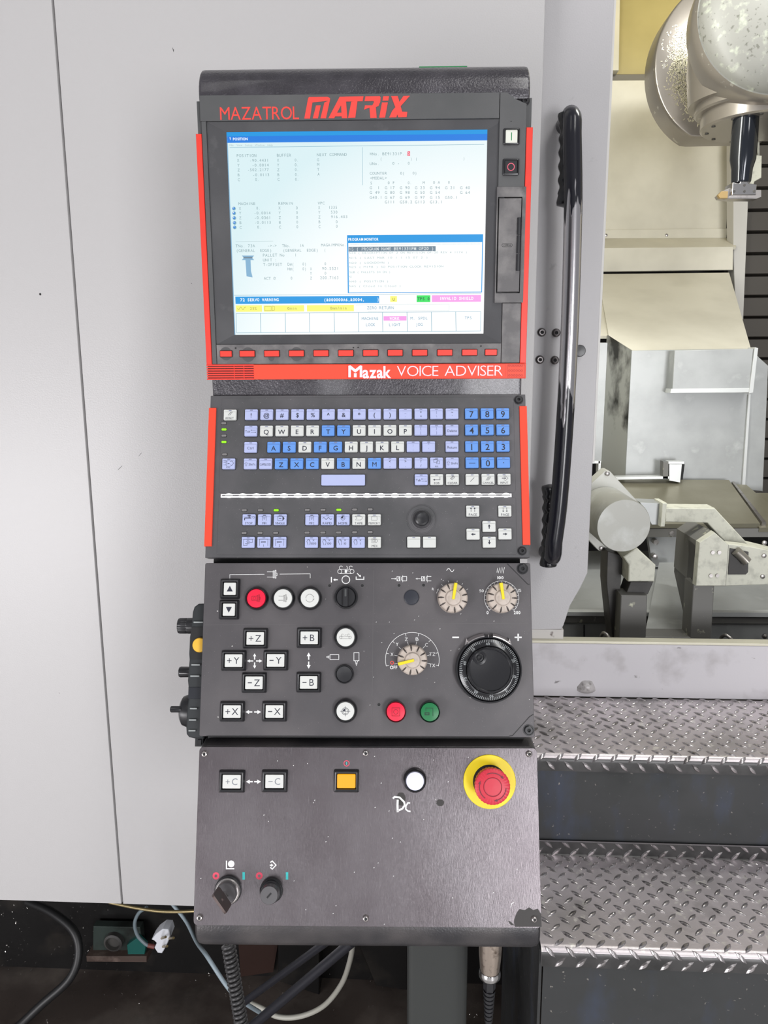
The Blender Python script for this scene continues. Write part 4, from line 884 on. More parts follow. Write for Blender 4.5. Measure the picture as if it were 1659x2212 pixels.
# ---- fluted knobs with yellow pointers
def knob(px, py, r, ang, nn=11, dial=None):
    hh = .016; k = SL.sc(px, py)[0]; c = SL.at(px, py, hh * .55); M = SL.M @ Matrix.Translation((c[0], c[1], 0)); r *= k
    g_ = MB(); rings = []; seg = nn * 12
    def rad(i, depth):
        ph = (i % 12) / 12.0; d = abs(ph - .5) * 2; return 1 - depth * (1 if d > .84 else 0)
    off = R(ang) 
    for rr_, z, dp in ((1.0, 0, .0), (1.0, .0015, .0), (.99, .002, .10), (.95, hh * .72, .12), (.88, hh * .80, .20), (.62, hh * .86, .0), (.52, hh * .86, 0), (.50, hh * 1.0, 0), (.46, hh * 1.06, 0), (.2, hh * 1.1, 0)):
        rings.append([(r * rr_ * rad(i, dp) * math.cos(off + 2 * PI * i / seg), r * rr_ * rad(i, dp) * math.sin(off + 2 * PI * i / seg), z) for i in range(seg)])
    g_.rings(rings, 0, cap0=False, cap1=True)
    o_ = obj('rotary_knob', g_, m_knob, console, M, label='ivory fluted rotary knob with yellow pointer')
    g_ = MB()
    for i in range(nn):
        a = off + 2 * PI * i / nn
        if i == 0: continue
        for (ra, rb_, z) in ((.62, .93, hh * .80),):
            A0 = Matrix.Rotation(a, 4, 'Z'); g_.xf = A0; g_.rings([[(r * .60, -.0004, hh * .88), (r * .60, .0004, hh * .88)], [(r * .80, -.0009, hh * .875), (r * .80, .0009, hh * .875)], [(r * .95, -.0007, hh * .76), (r * .95, .0007, hh * .76)], [(r * .985, -.0006, hh * .2), (r * .985, .0006, hh * .2)]], 0, closed=False, cap0=False, cap1=False)
    g_.xf = None
    obj('flute', g_, m_knob_d, o_, M, smooth=0)
    g_ = MB(); g_.xf = Matrix.Rotation(off, 4, 'Z')
    g_.prism([(-.1 * r, -.09 * r), (.98 * r, -.10 * r), (.98 * r, .10 * r), (-.1 * r, .09 * r)], hh * .78, hh * 1.2, 0, .0005)
    g_.xf = None; obj('pointer', g_, m_yelp, o_, M)
knob(978.5, 1291.6, 32.4, 80, 11); knob(1084.8, 1291.6, 32.4, 97, 11); knob(890.9, 1426, 32.4, 194, 11)

# ---- handwheel dial
k = SL.sc(1056, 1446)[0]; hz = .010; c = SL.at(1056.5, 1446.5, hz); M = SL.M @ Matrix.Translation((c[0], c[1], 0))
g = MB(); g.lathe([(71.5 * k, 0), (71.5 * k, hz * .7), (70 * k, hz), (67.5 * k, hz), (66.5 * k, hz * .9), (66 * k, hz * .5)], 0, 0, 72)
hw = obj('handwheel', g, m_blk2, console, M, label='black pulse handwheel dial with white graduations')
g = MB(); g.lathe([(66 * k, hz * .3), (66 * k, hz * .9), (64.5 * k, hz * 1.15), (52 * k, hz * 1.5), (50 * k, hz * 1.5), (49 * k, hz * 1.2), (20 * k, hz * 1.2)], 0, 0, 72); obj('dial_ring', g, m_blk2, hw, M)
g = MB(); g.lathe([(49 * k, hz * 1.2), (48.5 * k, hz * 2.0), (46 * k, hz * 2.25), (43.5 * k, hz * 2.25), (42.5 * k, hz * 2.05), (20 * k, hz * 1.98), (.5 * k, hz * 1.96)], 0, 0, 64)
g.xf = Matrix.Translation((-22 * k, 26 * k, hz * 1.9)); g.lathe([(15 * k, 0), (14 * k, hz * .28), (9.5 * k, hz * .3), (8.5 * k, hz * .1), (6.5 * k, hz * .1), (5.5 * k, hz * .3), (3.5 * k, hz * .3), (3 * k, hz * .12), (.3 * k, hz * .12)], 0, 0, 28); g.xf = None
obj('crank_disc', g, m_blk2, hw, M)
g = MB()
sl = (hz * 1.5 - hz * 1.15) / (52 - 64.5)
def zr(r_): return hz * 1.15 + (r_ - 64.5) * sl + .0001
for i in range(100):
    a = 2 * PI * i / 100 + R(1.5); r1 = 63.5; r2 = 58.5 if i % 5 else 57
    ca, sa = math.cos(a), math.sin(a); w = .45 * k
    g.add([(r1 * k * ca + w * sa, r1 * k * sa - w * ca, zr(r1)), (r1 * k * ca - w * sa, r1 * k * sa + w * ca, zr(r1)), (r2 * k * ca - w * sa, r2 * k * sa + w * ca, zr(r2)), (r2 * k * ca + w * sa, r2 * k * sa - w * ca, zr(r2))], [[0, 1, 2, 3]])
for i, s in enumerate(('40', '50', '60', '70', '80', '90', '0', '10', '20', '30')):
    a = R(93 + i * 36); g.xf = Matrix.Translation((54.6 * k * math.cos(a), 54.6 * k * math.sin(a), zr(53) + .0002)) @ Matrix.Rotation(a - PI / 2, 4, 'Z')
    ctext(g, s, 0, 0, 5.6 * k, 0)
g.xf = None; obj('graduation', g, mat('dial_print', (170, 174, 176), .5), hw, M, smooth=0)
g = MB()
for a0, a1 in ((50, 84), (97, 130)):
    rr = []
    for a in range(a0, a1 + 1, 4):
        ca, sa = math.cos(R(a)), math.sin(R(a)); rr.append([(69 * k * ca, 69 * k * sa, 0), (76 * k * ca, 76 * k * sa, 0), (77 * k * ca, 77 * k * sa, hz * .3), (72 * k * ca, 72 * k * sa, hz * .95), (69 * k * ca, 69 * k * sa, hz)])
    g.rings(rr, 0)
for sx_ in (-1, 1): g.prism([(sx_ * 43 * k, 56 * k), (sx_ * 51 * k, 49 * k), (sx_ * 46.5 * k, 66 * k)], 0, hz * .5)
g.box(-.6 * k, .6 * k, 68 * k, 74 * k, hz, hz * 1.05)
obj('guard_rim', g, mat('chrome_worn', (210, 205, 205), .22, .9), hw, M, label='bright worn metal rim above the dial')

# ================================================================ lower plate
q = rect4(SL, (430, 1615), (1160, 1614.5), (418, 2001), (1170, 2003))
mb = MB(); mb.prism(rrect((q[0] + q[1]) / 2, (q[2] + q[3]) / 2, q[1] - q[0], q[3] - q[2], .005, 4), -.003, 0, 0, .0006)
obj('lower_plate', mb, m_plate4, console, SL.M, label='brushed grey metal plate with emergency stop and key switches')
m_scw = mat('screw_steel', (196, 190, 188), .22, .9)
for x, y in ((441.5, 1629), (790, 1627.4), (1143.4, 1629), (430.9, 1983), (790, 1984.7), (1154.4, 1986.6)):
    c = SL.at(x, y, .002); k = SL.sc(x, y)[0]; g = MB(); g.lathe([(7.2 * k, 0), (6.8 * k, .0014), (5 * k, .0028), (3.2 * k, .0032), (3.1 * k, .0012)], 0, 0, 20); g.lathe([(3.0 * k, .0030), (2.9 * k, .0031)], 0, 0, 12, 1)
    obj('button_screw', g, [m_scw, m_gap], console, SL.M @ Matrix.Translation((c[0], c[1], 0)))
def plC(sg):
    def f(g_, z, w, h):
        g_.ribbon([(-.0068, 0), (-.002, 0)], .0007, z)
        if sg == '+': g_.ribbon([(-.0044, -.0024), (-.0044, .0024)], .0007, z)
        ctext(g_, 'C', .0036, 0, .0072, z, 0, 'n')
    return f
m_lgf = mat('worn_grey_print', (120, 124, 132), .5)
sq_button('jog_button', SL, 500.5, 1688.3, 56.5, 48.5, 39, 29.5, m_cap, 0, .0052, legend=plC('+'), legcol=m_lgf); sq_button('jog_button', SL, 592.9, 1687.8, 56.5, 48.5, 39, 29, m_cap, 0, .0052, legend=plC('-'), legcol=m_lgf)
sq_button('lit_button', SL, 748, 1687.6, 54.5, 49, 39, 29.5, m_lamp, 0, .0052, label='glowing amber square push button')
g = MB(); arrow(546, 1688.6, 531, 1688.6, 2.8, 8.5); arrow(549, 1688.6, 564, 1688.6, 2.8, 8.5)
zl = zz(440, 1850, 8.295)
obj('printed_arrows', g, m_white, console, SL.M, smooth=0); g = MB()
P([(408, 75), (408, 220), (548, 220)], 2.6, zl); c = SL.at(*zl(493, 133)); k = SL.sc(500, 1866)[0]; g.flat(circ(c[0], c[1], 7 * k, 24), H)
obj('chuck_symbol', g, m_white, console, SL.M, smooth=0); g = MB()
P([(1195, 108), (1228, 82), (1296, 155), (1228, 228), (1195, 195)], 2.3, zl); P([(1185, 158), (1215, 158)], 3, zl); pfill(g, SL, [zl(1252, 158), zl(1210, 128), zl(1210, 188)], H)
obj('write_symbol', g, m_white, console, SL.M, smooth=0); g = MB()
# hand-written mark
hwm = lambda x, y: (780 + x / 4.1475, 1590 + y / 4.1475)
P([(285, 560), (300, 545), (345, 550), (385, 590), (392, 620), (370, 650), (325, 672)], 3.8, hwm); P([(328, 570), (326, 620), (328, 682)], 4.4, hwm); P([(440, 600), (420, 598), (402, 625), (400, 655), (420, 672), (443, 675)], 3, hwm)
obj('handwritten_mark', g, m_white, console, SL.M, smooth=0, label='hand-painted white letters Dc'); g = MB()
P([(1340, 1535), (1350, 1500), (1370, 1490)], 1.2, hwm)
for x, y in ((280, 915), (352, 950), (560, 748), (180, 422), (668, 568), (250, 672), (152, 1138), (1398, 1195), (1186, 1403), (120, 183), (650, 215), (125, 640), (780, 410), (115, 1180), (960, 190), (820, 1450), (290, 1255), (208, 1686)):
    a = hwm(x, y); P([(a[0] - .6, a[1] + .6), (a[0] + .9, a[1] - .8)], 1.1)
for x, y in ((970, 265), (1095, 247), (828, 223), (705, 708), (745, 765), (1160, 575), (1148, 598), (1280, 902), (1260, 947), (1350, 1520), (1325, 1590), (1080, 1555), (140, 1275), (975, 1298), (1515, 1220)):
    a = (400 + x / 4.1475, 1590 + y / 4.1475); P([(a[0] - .6, a[1] + .6), (a[0] + .9, a[1] - .8)], 1.1)
obj('paint_specks', g, m_white, console, SL.M, smooth=0, kind='stuff')
g = MB(); pring(g, SL, 748.6, 1649, 5.6, 1.5, H)
for x, y in ((466.5, 1892), (560, 1892)): pring(g, SL, x, y, 5.2, 4.4, H)
obj('printed_ring', g, mat('pink_red_print', (222, 72, 98), .5), console, SL.M, smooth=0)
g = MB()
prib(g, SL, [(526.3, 1884), (526.3, 1900)], 5.4, H); prib(g, SL, [(620, 1884), (620, 1900)], 5.2, H); prib(g, SL, [(748.6, 1646), (748.6, 1652)], 1.6, H)
obj('printed_bar', g, m_cyan, console, SL.M, smooth=0)
g = MB()
for cx_, cy_, rx_, ry_, hh_ in ((866, 1726, 10, 14, .00012), (951, 1734, 8.5, 7, .00012)):
    c = SL.at(cx_, cy_); k = SL.sc(cx_, cy_)[0]; g.flat([(c[0] + rx_ * k * math.cos(t * PI / 10) * (1 + .08 * math.sin(3 * t)), c[1] + ry_ * k * math.sin(t * PI / 10) * (1 + .06 * math.sin(2 * t + 1))) for t in range(20)], hh_)
    obj('oil_stain', g, m_stain, console, SL.M, smooth=0); g = MB()
pfill(g, SL, [(1112, 2002), (1110, 1990), (1116, 1972), (1122, 1964), (1134, 1966), (1143, 1960), (1152, 1966), (1162, 1963), (1169, 1975), (1170, 2002)], .00015)
pfill(g, SL, [(1097, 1989), (1103, 1991), (1111, 1998), (1104, 1999)], .00015)
obj('oil_stain', g, m_stain, console, SL.M, smooth=0)
round_button(SL, 896.5, 1687.5, 19.5, 25.5, mat('cap_lilac', (216, 216, 236), .4), None, label='white round push button on the lower plate', h=.009)
# ---- emergency stop
k = SL.sc(1057, 1690)[0]; c = SL.at(1057.6, 1688.6, .001); M = SL.M @ Matrix.Translation((c[0], c[1], 0))
g = MB(); g.lathe([(56.5 * k, 0), (56.5 * k, .0012), (55.5 * k, .0018), (36 * k, .0018), (36 * k, .0012)], 0, 0, 64)
es = obj('emergency_stop', g, m_yel, console, M, label='red mushroom emergency stop on a yellow ring')
g = MB(); g.lathe([(36 * k, .0012), (36 * k, .0016), (26 * k, .0016), (26 * k, .012)], 0, 0, 40, cap1=False); obj('collar', g, m_gap, es, M)
g = MB(); seg = 128; rings = []
def sc_(i, d): return 1 - d * (.5 + .5 * math.cos(i * 2 * PI / seg * 32))
for rr_, z, d, in ((29, .008, 0), (34, .010, .03), (35.5, .014, .05), (37, .022, .035), (37.6, .027, .03), (37, .0285, .02), (34, .0295, 0), (20, .0303, 0), (19.2, .0300, 0), (18.6, .0303, 0), (1, .0306, 0)):
    rings.append([(rr_ * k * sc_(i, d) * math.cos(2 * PI * i / seg), rr_ * k * sc_(i, d) * math.sin(2 * PI * i / seg), z) for i in range(seg)])
g.rings(rings, 0, cap0=False); obj('mushroom_head', g, m_estop, es, M)
g = MB()
for a0 in (60, 180, 300):
    pts = [(28 * k * math.cos(R(a)), 28 * k * math.sin(R(a))) for a in range(a0 + 55, a0 - 15, -6)]; g.ribbon(pts, 1.5 * k, .0303)
    a = R(a0 - 20); e = Vector((28 * k * math.cos(a), 28 * k * math.sin(a))); t = Vector((math.sin(a), -math.cos(a))); n_ = Vector((math.cos(a), math.sin(a)))
    g.flat([tuple(e + t * 3 * k), tuple(e - t * 4 * k + n_ * 2.6 * k), tuple(e - t * 4 * k - n_ * 2.6 * k)], .0303)
g.ribbon(circ(0, 0, 18.4 * k, 40), .9 * k, .0307, 0, True)
obj('arrow_marking', g, mat('maroon_print', (96, 22, 40), .5), es, M, smooth=0)
# ---- key switches
def keysw(px, py, ro, hh, metal, label):
    k = SL.sc(px, py)[0]; c = SL.at(px, py, 0); M = SL.M @ Matrix.Translation((c[0], c[1], 0)); g_ = MB()
    g_.lathe([(ro * k, 0), (ro * k, hh * .25), (ro * .95 * k, hh * .3), (ro * .86 * k, hh * .3), (ro * .85 * k, hh * .5)], 0, 0, 40)
    o_ = obj('key_switch', g_, m_blk, console, M, label=label)
    g_ = MB(); g_.lathe([(ro * .9 * k, hh * .3), (ro * .92 * k, hh * .48), (ro * .84 * k, hh * .55), (ro * .78 * k, hh * .55)], 0, 0, 40, cap1=False); obj('collar', g_, m_scw if metal else m_blk, o_, M)
    g_ = MB(); g_.lathe([(ro * .78 * k, hh * .3), (ro * .78 * k, hh * .92), (ro * .72 * k, hh), (ro * .1 * k, hh)], 0, 0, 40); g_.xf = Matrix.Rotation(R(48 if not metal else -45), 4, 'Z')
    g_.box(-.0034, .0034, -.001, .001, hh, hh + .0002, 1); g_.xf = None
    obj('lock_barrel', g_, [mat('barrel_grey', (84, 82, 84), .3, .3), m_gap], o_, M)
    return M, hh
M1, h1 = keysw(494, 1921, 29, .016, True, 'key switch with bright metal collar, key inserted')
keysw(587.5, 1921, 25, .020, False, 'black key switch with empty slanted slot')
lk = thing('lock_key', 'small dark metal key standing in the left key switch', 'key', M1 @ Vector((0, 0, h1)), R(2))
MK = M1 @ Matrix.Translation((0, 0, h1)) @ Matrix.Rotation(R(-52), 4, 'Z')
g = MB(); g.box(-.0034, .0034, -.0009, .0009, -.002, .004); obj('blade', g, m_steel, lk, MK)
MB2 = MK @ Matrix.Translation((0, 0, .004)) @ Matrix.Rotation(R(90), 4, 'X')
g = MB(); o_ = rrect(0, .0145, .024, .027, .003, 4); i_ = [(0.0025 * math.cos(t) , .016 + .0025 * math.sin(t)) for t in [2 * PI * j / len(o_) + PI / 8 for j in range(len(o_))]]
g.rings([[(x, y, -.0013) for x, y in o_], [(x, y, .0013) for x, y in o_], [(x, y, .0013) for x, y in i_], [(x, y, -.0013) for x, y in i_], [(x, y, -.0013) for x, y in o_]], 0, cap0=False, cap1=False)
obj('bow', g, mat('key_dark_metal', (104, 92, 90), .35, .7), lk, MB2 @ Matrix.Rotation(R(0), 4, 'Z'))

# ================================================================ handwheel pendant on the left side
SLP = SL.M @ Matrix.Translation((0, 0, -.007))
def sy(y): return SL.at(431, 1290 + y / 6.91, -.02)[1]
xbody = q[0]
def sx(x): return SL.at(350 + x / 6.91, 1450, -.02)[0]
pw = SLP @ Vector((sx(480), sy(1100), -.05))
pend = thing('handwheel_pendant', 'black hand-held pulse pendant hanging on the left side of the console', 'remote control', pw, R(2))
g = MB()
outl = [(600, 88), (500, 95), (440, 140), (415, 220), (405, 440), (385, 600), (383, 850), (392, 930), (385, 1100), (378, 1250), (398, 1380), (400, 1520), (385, 1700), (380, 1950), (390, 2050), (430, 2100), (520, 2120), (600, 2120)]
poly = [(sx(x), sy(y)) for x, y in outl]
xin = xl - .0003; print('XIN', xin, q[0], SL.at(440, 1450, -.02)[0])
poly = [(min(a, xin), b_) for a, b_ in poly]; poly[0] = (xin, poly[0][1]); poly[-1] = (xin, poly[-1][1])
g.prism(poly, -.105, -.014, 0, .004)
# pocket for the yellow button
pb = obj('body', g, mat('pendant_black', (40, 43, 45), .35, bump=(1500, .1)), pend, SLP)
g = MB(); g.box(sx(418), xin - .0002, sy(445), sy(930), -.016, -.0132); obj('pocket', g, m_gap, pend, SLP)
for yy, w0, w1 in ((372, 447, 592), (1008, 437, 570), (1176, 428, 566), (1660, 440, 546), (1830, 430, 540), (1990, 430, 532)):
    g = MB(); g.box(sx(w0), min(sx(w1), xin - .0004), sy(yy + 14), sy(yy - 10), -.016, -.0115, 0, .0006); obj('rib', g, mat('rib_grey', (150, 154, 154), .2), pend, SLP)
g = MB(); g.box(sx(400), xin, sy(1520), sy(1340), -.02, -.0134, 0, .001); obj('label_plate', g, mat('slate_plate', (36, 38, 44), .3), pend, SLP)
yb = SL.at(350 + 545 / 6.91, 1290 + 716 / 6.91, -.012); g = MB(); k = SL.sc(430, 1394)[0]; g.lathe([(16 * k, -.0135), (16 * k, -.010), (14.5 * k, -.0085), (.3 * k, -.008)], yb[0], yb[1], 28); obj('enable_button', g, m_amb, pend, SLP, label='amber yellow button')
def sidelathe(name, prof, y, zc_, m_, label=None, knurl=0):
    # prof: (radius m, x distance in zoom units) around an axis pointing left
    kxz = 1.0
    def sx(x): return SL.at(350 + x / 6.91, 1290 + y / 6.91, zc_)[0]
    M_ = SLP @ Matrix.Translation((0, SL.at(400, 1290 + y / 6.91, zc_)[1], zc_)) @ Matrix.Rotation(R(-90), 4, 'Y')
    g_ = MB(); seg = 48
    g_.rings([[(r * (1 - (.05 if (knurl and i % 4 == 0 and j > 0) else 0)) * math.cos(2 * PI * i / seg), r * (1 - (.05 if (knurl and i % 4 == 0 and j > 0) else 0)) * math.sin(2 * PI * i / seg), -sx(xx)) for i in range(seg)] for j, (r, xx) in enumerate(prof)], 0, cap0=False)
    return obj(name, g_, m_, pend, M_, label=label)
kk2 = SL.sc(400, 1450)[0] / 6.91
sidelathe('axis_knob', [(128 * kk2, 480), (128 * kk2, 375), (122 * kk2, 360), (126 * kk2, 350), (126 * kk2, 250), (115 * kk2, 226), (20 * kk2, 224)], 428, -.055, m_blk, knurl=1)
sidelathe('axis_knob', [(82 * kk2, 480), (86 * kk2, 260), (76 * kk2, 238), (20 * kk2, 236)], 1122, -.055, m_blk2, knurl=1)
sidelathe('hand_dial', [(250 * kk2, 470), (250 * kk2, 360), (225 * kk2, 300), (170 * kk2, 268), (20 * kk2, 262)], 1705, -.06, m_blk)
sidelathe('crank_grip', [(46 * kk2, 270), (50 * kk2, 240), (50 * kk2, 115), (42 * kk2, 105), (10 * kk2, 104)], 1682, -.045, m_blk2)
g = MB(); g.box(sx(515), sx(640), sy(2240), sy(2110), -.05, -.024, 0, .001); g.box(sx(560), sx(620), sy(2210), sy(2130), -.03, -.022, 0, .001); obj('hook_bracket', g, m_blk, console, SL.M)
# ================================================================ machine around the console
m_wall = mat('machine_paint', (188, 186, 186), 0.36, 0, bump=(380, .22), spec=0.5)
m_wall2 = mat('machine_paint_worn', (182, 180, 182), 0.4, 0, bump=(380, .22), spec=0.5, var=[((150, 148, 150), 30, .66, .8, 6)])
m_seal = mat('rubber_seal', (120, 118, 118), .6)
YW = 1.40
ident = Matrix.Identity(4)
def Q(px, py, Y): p = onY(px, py, Y); return (p.x, p.z)
XZ = lambda Y: Matrix.Translation((0, Y, 0)) @ Matrix.Rotation(R(90), 4, 'X')   # local x, local y = world z, local z = towards the viewer
def slab(name, pts, Y, depth, m_, parent, bev=0.0, label=None, **kw):
    """plate whose front face is at Y, its outline taken on that plane, real thickness behind it"""
    P_ = [Q(x, y, Y) for x, y in pts]
    mb_ = MB(); mb_.prism(P_, -depth, 0, 0, bev)
    return obj(name, mb_, m_, parent, XZ(Y), label=label, **kw)

floor = MB(); floor.add([(-4, -4, 0), (4, -4, 0), (4, .84, 0), (-4, .84, 0)], [[0, 1, 2, 3]])
obj('floor', floor, mat('workshop_floor', (196, 194, 192), .4, 0, bump=(60, .1), var=[((140, 138, 136), 3, .45, .75, 5)]), kind='structure', smooth=0)
floor = MB(); floor.add([(-4, .84, 0), (4, .84, 0), (4, 4, 0), (-4, 4, 0)], [[0, 1, 2, 3]])
obj('floor', floor, mat('oily_concrete', (70, 62, 58), .35, 0, bump=(60, .25), var=[((104, 96, 90), 5, .45, .7, 5), ((30, 28, 27), 4, .55, .75, 5), ((62, 42, 26), 3, .6, .8, 3)], rvar=(6, .12, .6)), kind='structure', smooth=0)

enc = thing('machine_enclosure', 'light grey painted machining centre enclosure behind the console', 'machine', (0, 1.75, 0.0))
zbot = onY(200, 1952, YW - .04).z
zbot = (onY(5, 1945, YW - .04).z + onY(410, 1957, YW - .04).z) / 2
xs = (onY(118, 0, YW - .04).x + onY(260, 1950, YW - .04).x) / 2
xe = onY(1168, 300, YW - .04).x
ztop = 2.75
for a, b_, lb in ((-2.2, xs - .0018, 'light grey enclosure panel left of the seam'), (xs + .0018, xe, 'light grey enclosure panel right of the seam')):
    mb = MB(); mb.prism([(a, zbot), (b_, zbot), (b_, ztop), (a, ztop)], -.03, 0, 0, .0018); obj('enclosure_panel', mb, m_wall, enc, XZ(YW - .04), label=lb)
mb = MB(); mb.box(-2.2, xe - .02, zbot + .02, ztop, -.08, -.035); obj('backing', mb, m_gap, enc, XZ(YW - .04))
g = MB()
for x, y, r_ in ((87, 635.5, 2.4), (414, 612, .8), (128, 1497, .8), (375, 108, .9)):
    p = Q(x, y, YW - .04); g.flat(circ(p[0], p[1], r_ * .00083, 12), .0003)
for L_ in ([(373, 103), (375, 112)], [(255, 1015), (264, 1006)], [(300, 985), (306, 978)]): g.ribbon([Q(x, y, YW - .04) for x, y in L_], .0006, .0003)
obj('paint_chip', g, m_gap, enc, XZ(YW - .04), smooth=0)

# apron under the door opening
za = onY(1400, 1392, YW + .01).z; zb = onY(1400, 1508, YW + .01).z
xap = onY(1130, 1450, YW).x
mb = MB(); mb.prism([(xe - .25, zb), (2.6, zb), (2.6, za), (xe - .25, za)], -.02, 0, 0, .003)
m_apron = mat('scuffed_apron', (196, 193, 197), .4, 0, bump=(200, .1), var=[((170, 166, 168), 14, .55, .75, 6), ((112, 108, 108), 26, .68, .74, 5, (1, 2.2, 1)), ((90, 86, 86), 60, .74, .76, 4, (1, 2, 1))])
apr = obj('apron', mb, m_apron, enc, XZ(YW + .01), label='scuffed light grey apron under the door opening')
mb = MB(); mb.box(xe - .2, 2.6, za + .0002, za + .005, -.022, .001, 0, .001); obj('apron_edge', mb, mat('worn_cream_edge', (206, 202, 184), .35, .2), enc, XZ(YW + .01))
# dented knob on the apron
p = Q(1267, 1484, YW + .01); g = MB(); g.rings([[(p[0] + (r_ * (1 + .18 * math.sin(3 * t + r_ * 200))) * math.cos(t), p[1] + (r_ * (1 + .12 * math.cos(2 * t))) * math.sin(t) * .9, z) for t in [2 * PI * i / 14 for i in range(14)]] for r_, z in ((.017, 0), (.014, .005), (.008, .009), (.002, .010))], 0, cap0=False)
obj('dent', g, mat('filler_blob', (176, 172, 172), .35, 0, var=[((120, 116, 114), 90, .5, .7)]), enc, XZ(YW + .01))

# ---- sliding door with its handle
YD = YW + .02
door = thing('machine_door', 'light grey sliding machine door with long vertical handle', 'door', (onY(1240, 1360, YD).x, YD + .03, za))
xd0 = xe - .012
dpts = [(1172, -60), (1331, -60), (1318, 250), (1304, 520), (1287, 850), (1271, 1140), (1263, 1238), (1247, 1271), (1232, 1308), (1218, 1350), (1213, 1360), (1145, 1362)]
P_ = [Q(x, y, YD) for x, y in dpts]; xr_ = sum(P_[i][0] for i in (1, 2, 3, 4, 5)) / 5
zt = ztop
P_ = [(xd0, zt), (xr_, zt), (xr_, P_[6][1]), (xr_ - (P_[6][0] - P_[7][0]) * 1, P_[7][1]), (P_[8][0], P_[8][1]), (P_[9][0], P_[9][1]), (P_[10][0], P_[10][1]), (xd0 - .02, P_[11][1]), (xd0 - .02, P_[6][1]), (xd0, P_[6][1])]
mb = MB(); mb.prism(P_, -.045, 0, 0, .003); obj('door_panel', mb, m_wall2, door, XZ(YD))
zs0, zs1 = onY(1296, 820, YD).z, onY(1310, 300, YD).z
mb = MB(); mb.box(xr_ - .004, xr_ + .004, onY(1290, 1000, YD).z, zt, -.04, -.004, 0, .001); obj('door_seal', mb, mat('pale_seal', (205, 203, 200), .4), door, XZ(YD))
mb = MB(); mb.box(xd0 - .02, onY(1217, 1370, YD).x, za + .005, onY(1200, 1360, YD).z, -.05, .001, 0, .001); obj('door_foot', mb, mat('worn_foot', (196, 192, 188), .45, 0, var=[((110, 100, 96), 50, .6, .68, 5)]), door, XZ(YD))
YH = YD - .075
def hp(px, py, Y=YH): return onY(px, py, Y)
cen = [(1238, 238), (1238, 400), (1237, 500), (1231, 700), (1221, 900), (1208, 1080), (1195, 1212)]
pts = [hp(x, y) for x, y in cen]; xx0 = pts[0].x
rt = 18.3 / FPX * 1.36
rc_ = [Vector((p.x, YH, p.z)) for p in pts]
a_top = rc_[0]; a_bot = rc_[-1]
path = [Vector((a_top.x, YD + .0, a_top.z - .002)), Vector((a_top.x, YD - .03, a_top.z - .001))] + [Vector((a_top.x, YH + .025 * (1 - math.sin(t)), a_top.z - .025 + .025 * math.cos(t) - .001)) for t in (0.3, .8, 1.2)] + [Vector((a_top.x, YH, a_top.z - .035))]
mid = spline([path[-1]] + rc_[1:-1] + [Vector((a_bot.x, YH, a_bot.z + .035))], 8)
endp = [Vector((a_bot.x, YH + .025 * (1 - math.sin(t)), a_bot.z + .025 - .025 * math.cos(t))) for t in (1.2, .8, .3)] + [Vector((a_bot.x, YD - .03, a_bot.z)), Vector((a_bot.x, YD, a_bot.z))]
# worn chrome in the middle, black coat at both ends: one material, wear follows the height on the tube
m_tube = bpy.data.materials.new('worn_black_chrome_tube'); m_tube.use_nodes = True
nt = m_tube.node_tree; N = nt.nodes; L = nt.links; b = N['Principled BSDF']
tc = N.new('ShaderNodeTexCoord'); sp = N.new('ShaderNodeSeparateXYZ'); L.new(tc.outputs['Object'], sp.inputs[0])
zt1, zt2 = hp(1237, 450).z, hp(1215, 880).z
mr = N.new('ShaderNodeMath'); mr.operation = 'SUBTRACT'; mr.inputs[1].default_value = (zt1 + zt2) / 2; L.new(sp.outputs['Z'], mr.inputs[0])
ab = N.new('ShaderNodeMath'); ab.operation = 'ABSOLUTE'; L.new(mr.outputs[0], ab.inputs[0])
nz = N.new('ShaderNodeTexNoise'); nz.inputs['Scale'].default_value = 60; mp = N.new('ShaderNodeMapping'); mp.inputs['Scale'].default_value = (1.6, 1.6, .25); L.new(tc.outputs['Object'], mp.inputs[0]); L.new(mp.outputs[0], nz.inputs['Vector'])
ml = N.new('ShaderNodeMath'); ml.operation = 'MULTIPLY_ADD'; ml.inputs[1].default_value = .22; L.new(nz.outputs['Fac'], ml.inputs[0]); L.new(ab.outputs[0], ml.inputs[2])
mrr = N.new('ShaderNodeMapRange'); hw_ = abs(zt1 - zt2) / 2; mrr.inputs['From Min'].default_value = hw_ + .10; mrr.inputs['From Max'].default_value = hw_ + .112; L.new(ml.outputs[0], mrr.inputs['Value'])
mx = N.new('ShaderNodeMix'); mx.data_type = 'RGBA'; mx.inputs[6].default_value = (.62, .60, .62, 1); mx.inputs[7].default_value = (.012, .012, .018, 1); L.new(mrr.outputs[0], mx.inputs[0]); L.new(mx.outputs[2], b.inputs['Base Color'])
iv = N.new('ShaderNodeMath'); iv.operation = 'SUBTRACT'; iv.inputs[0].default_value = 1.0; L.new(mrr.outputs[0], iv.inputs[1]); L.new(iv.outputs[0], b.inputs['Metallic']); b.inputs['Roughness'].default_value = .22
g = MB(); g.tube(path[:-1] + mid + endp, rt, 24)
hnd = obj('handle', g, m_tube, door, ident, label='long black tube handle worn to bare metal in its middle', smooth=60)
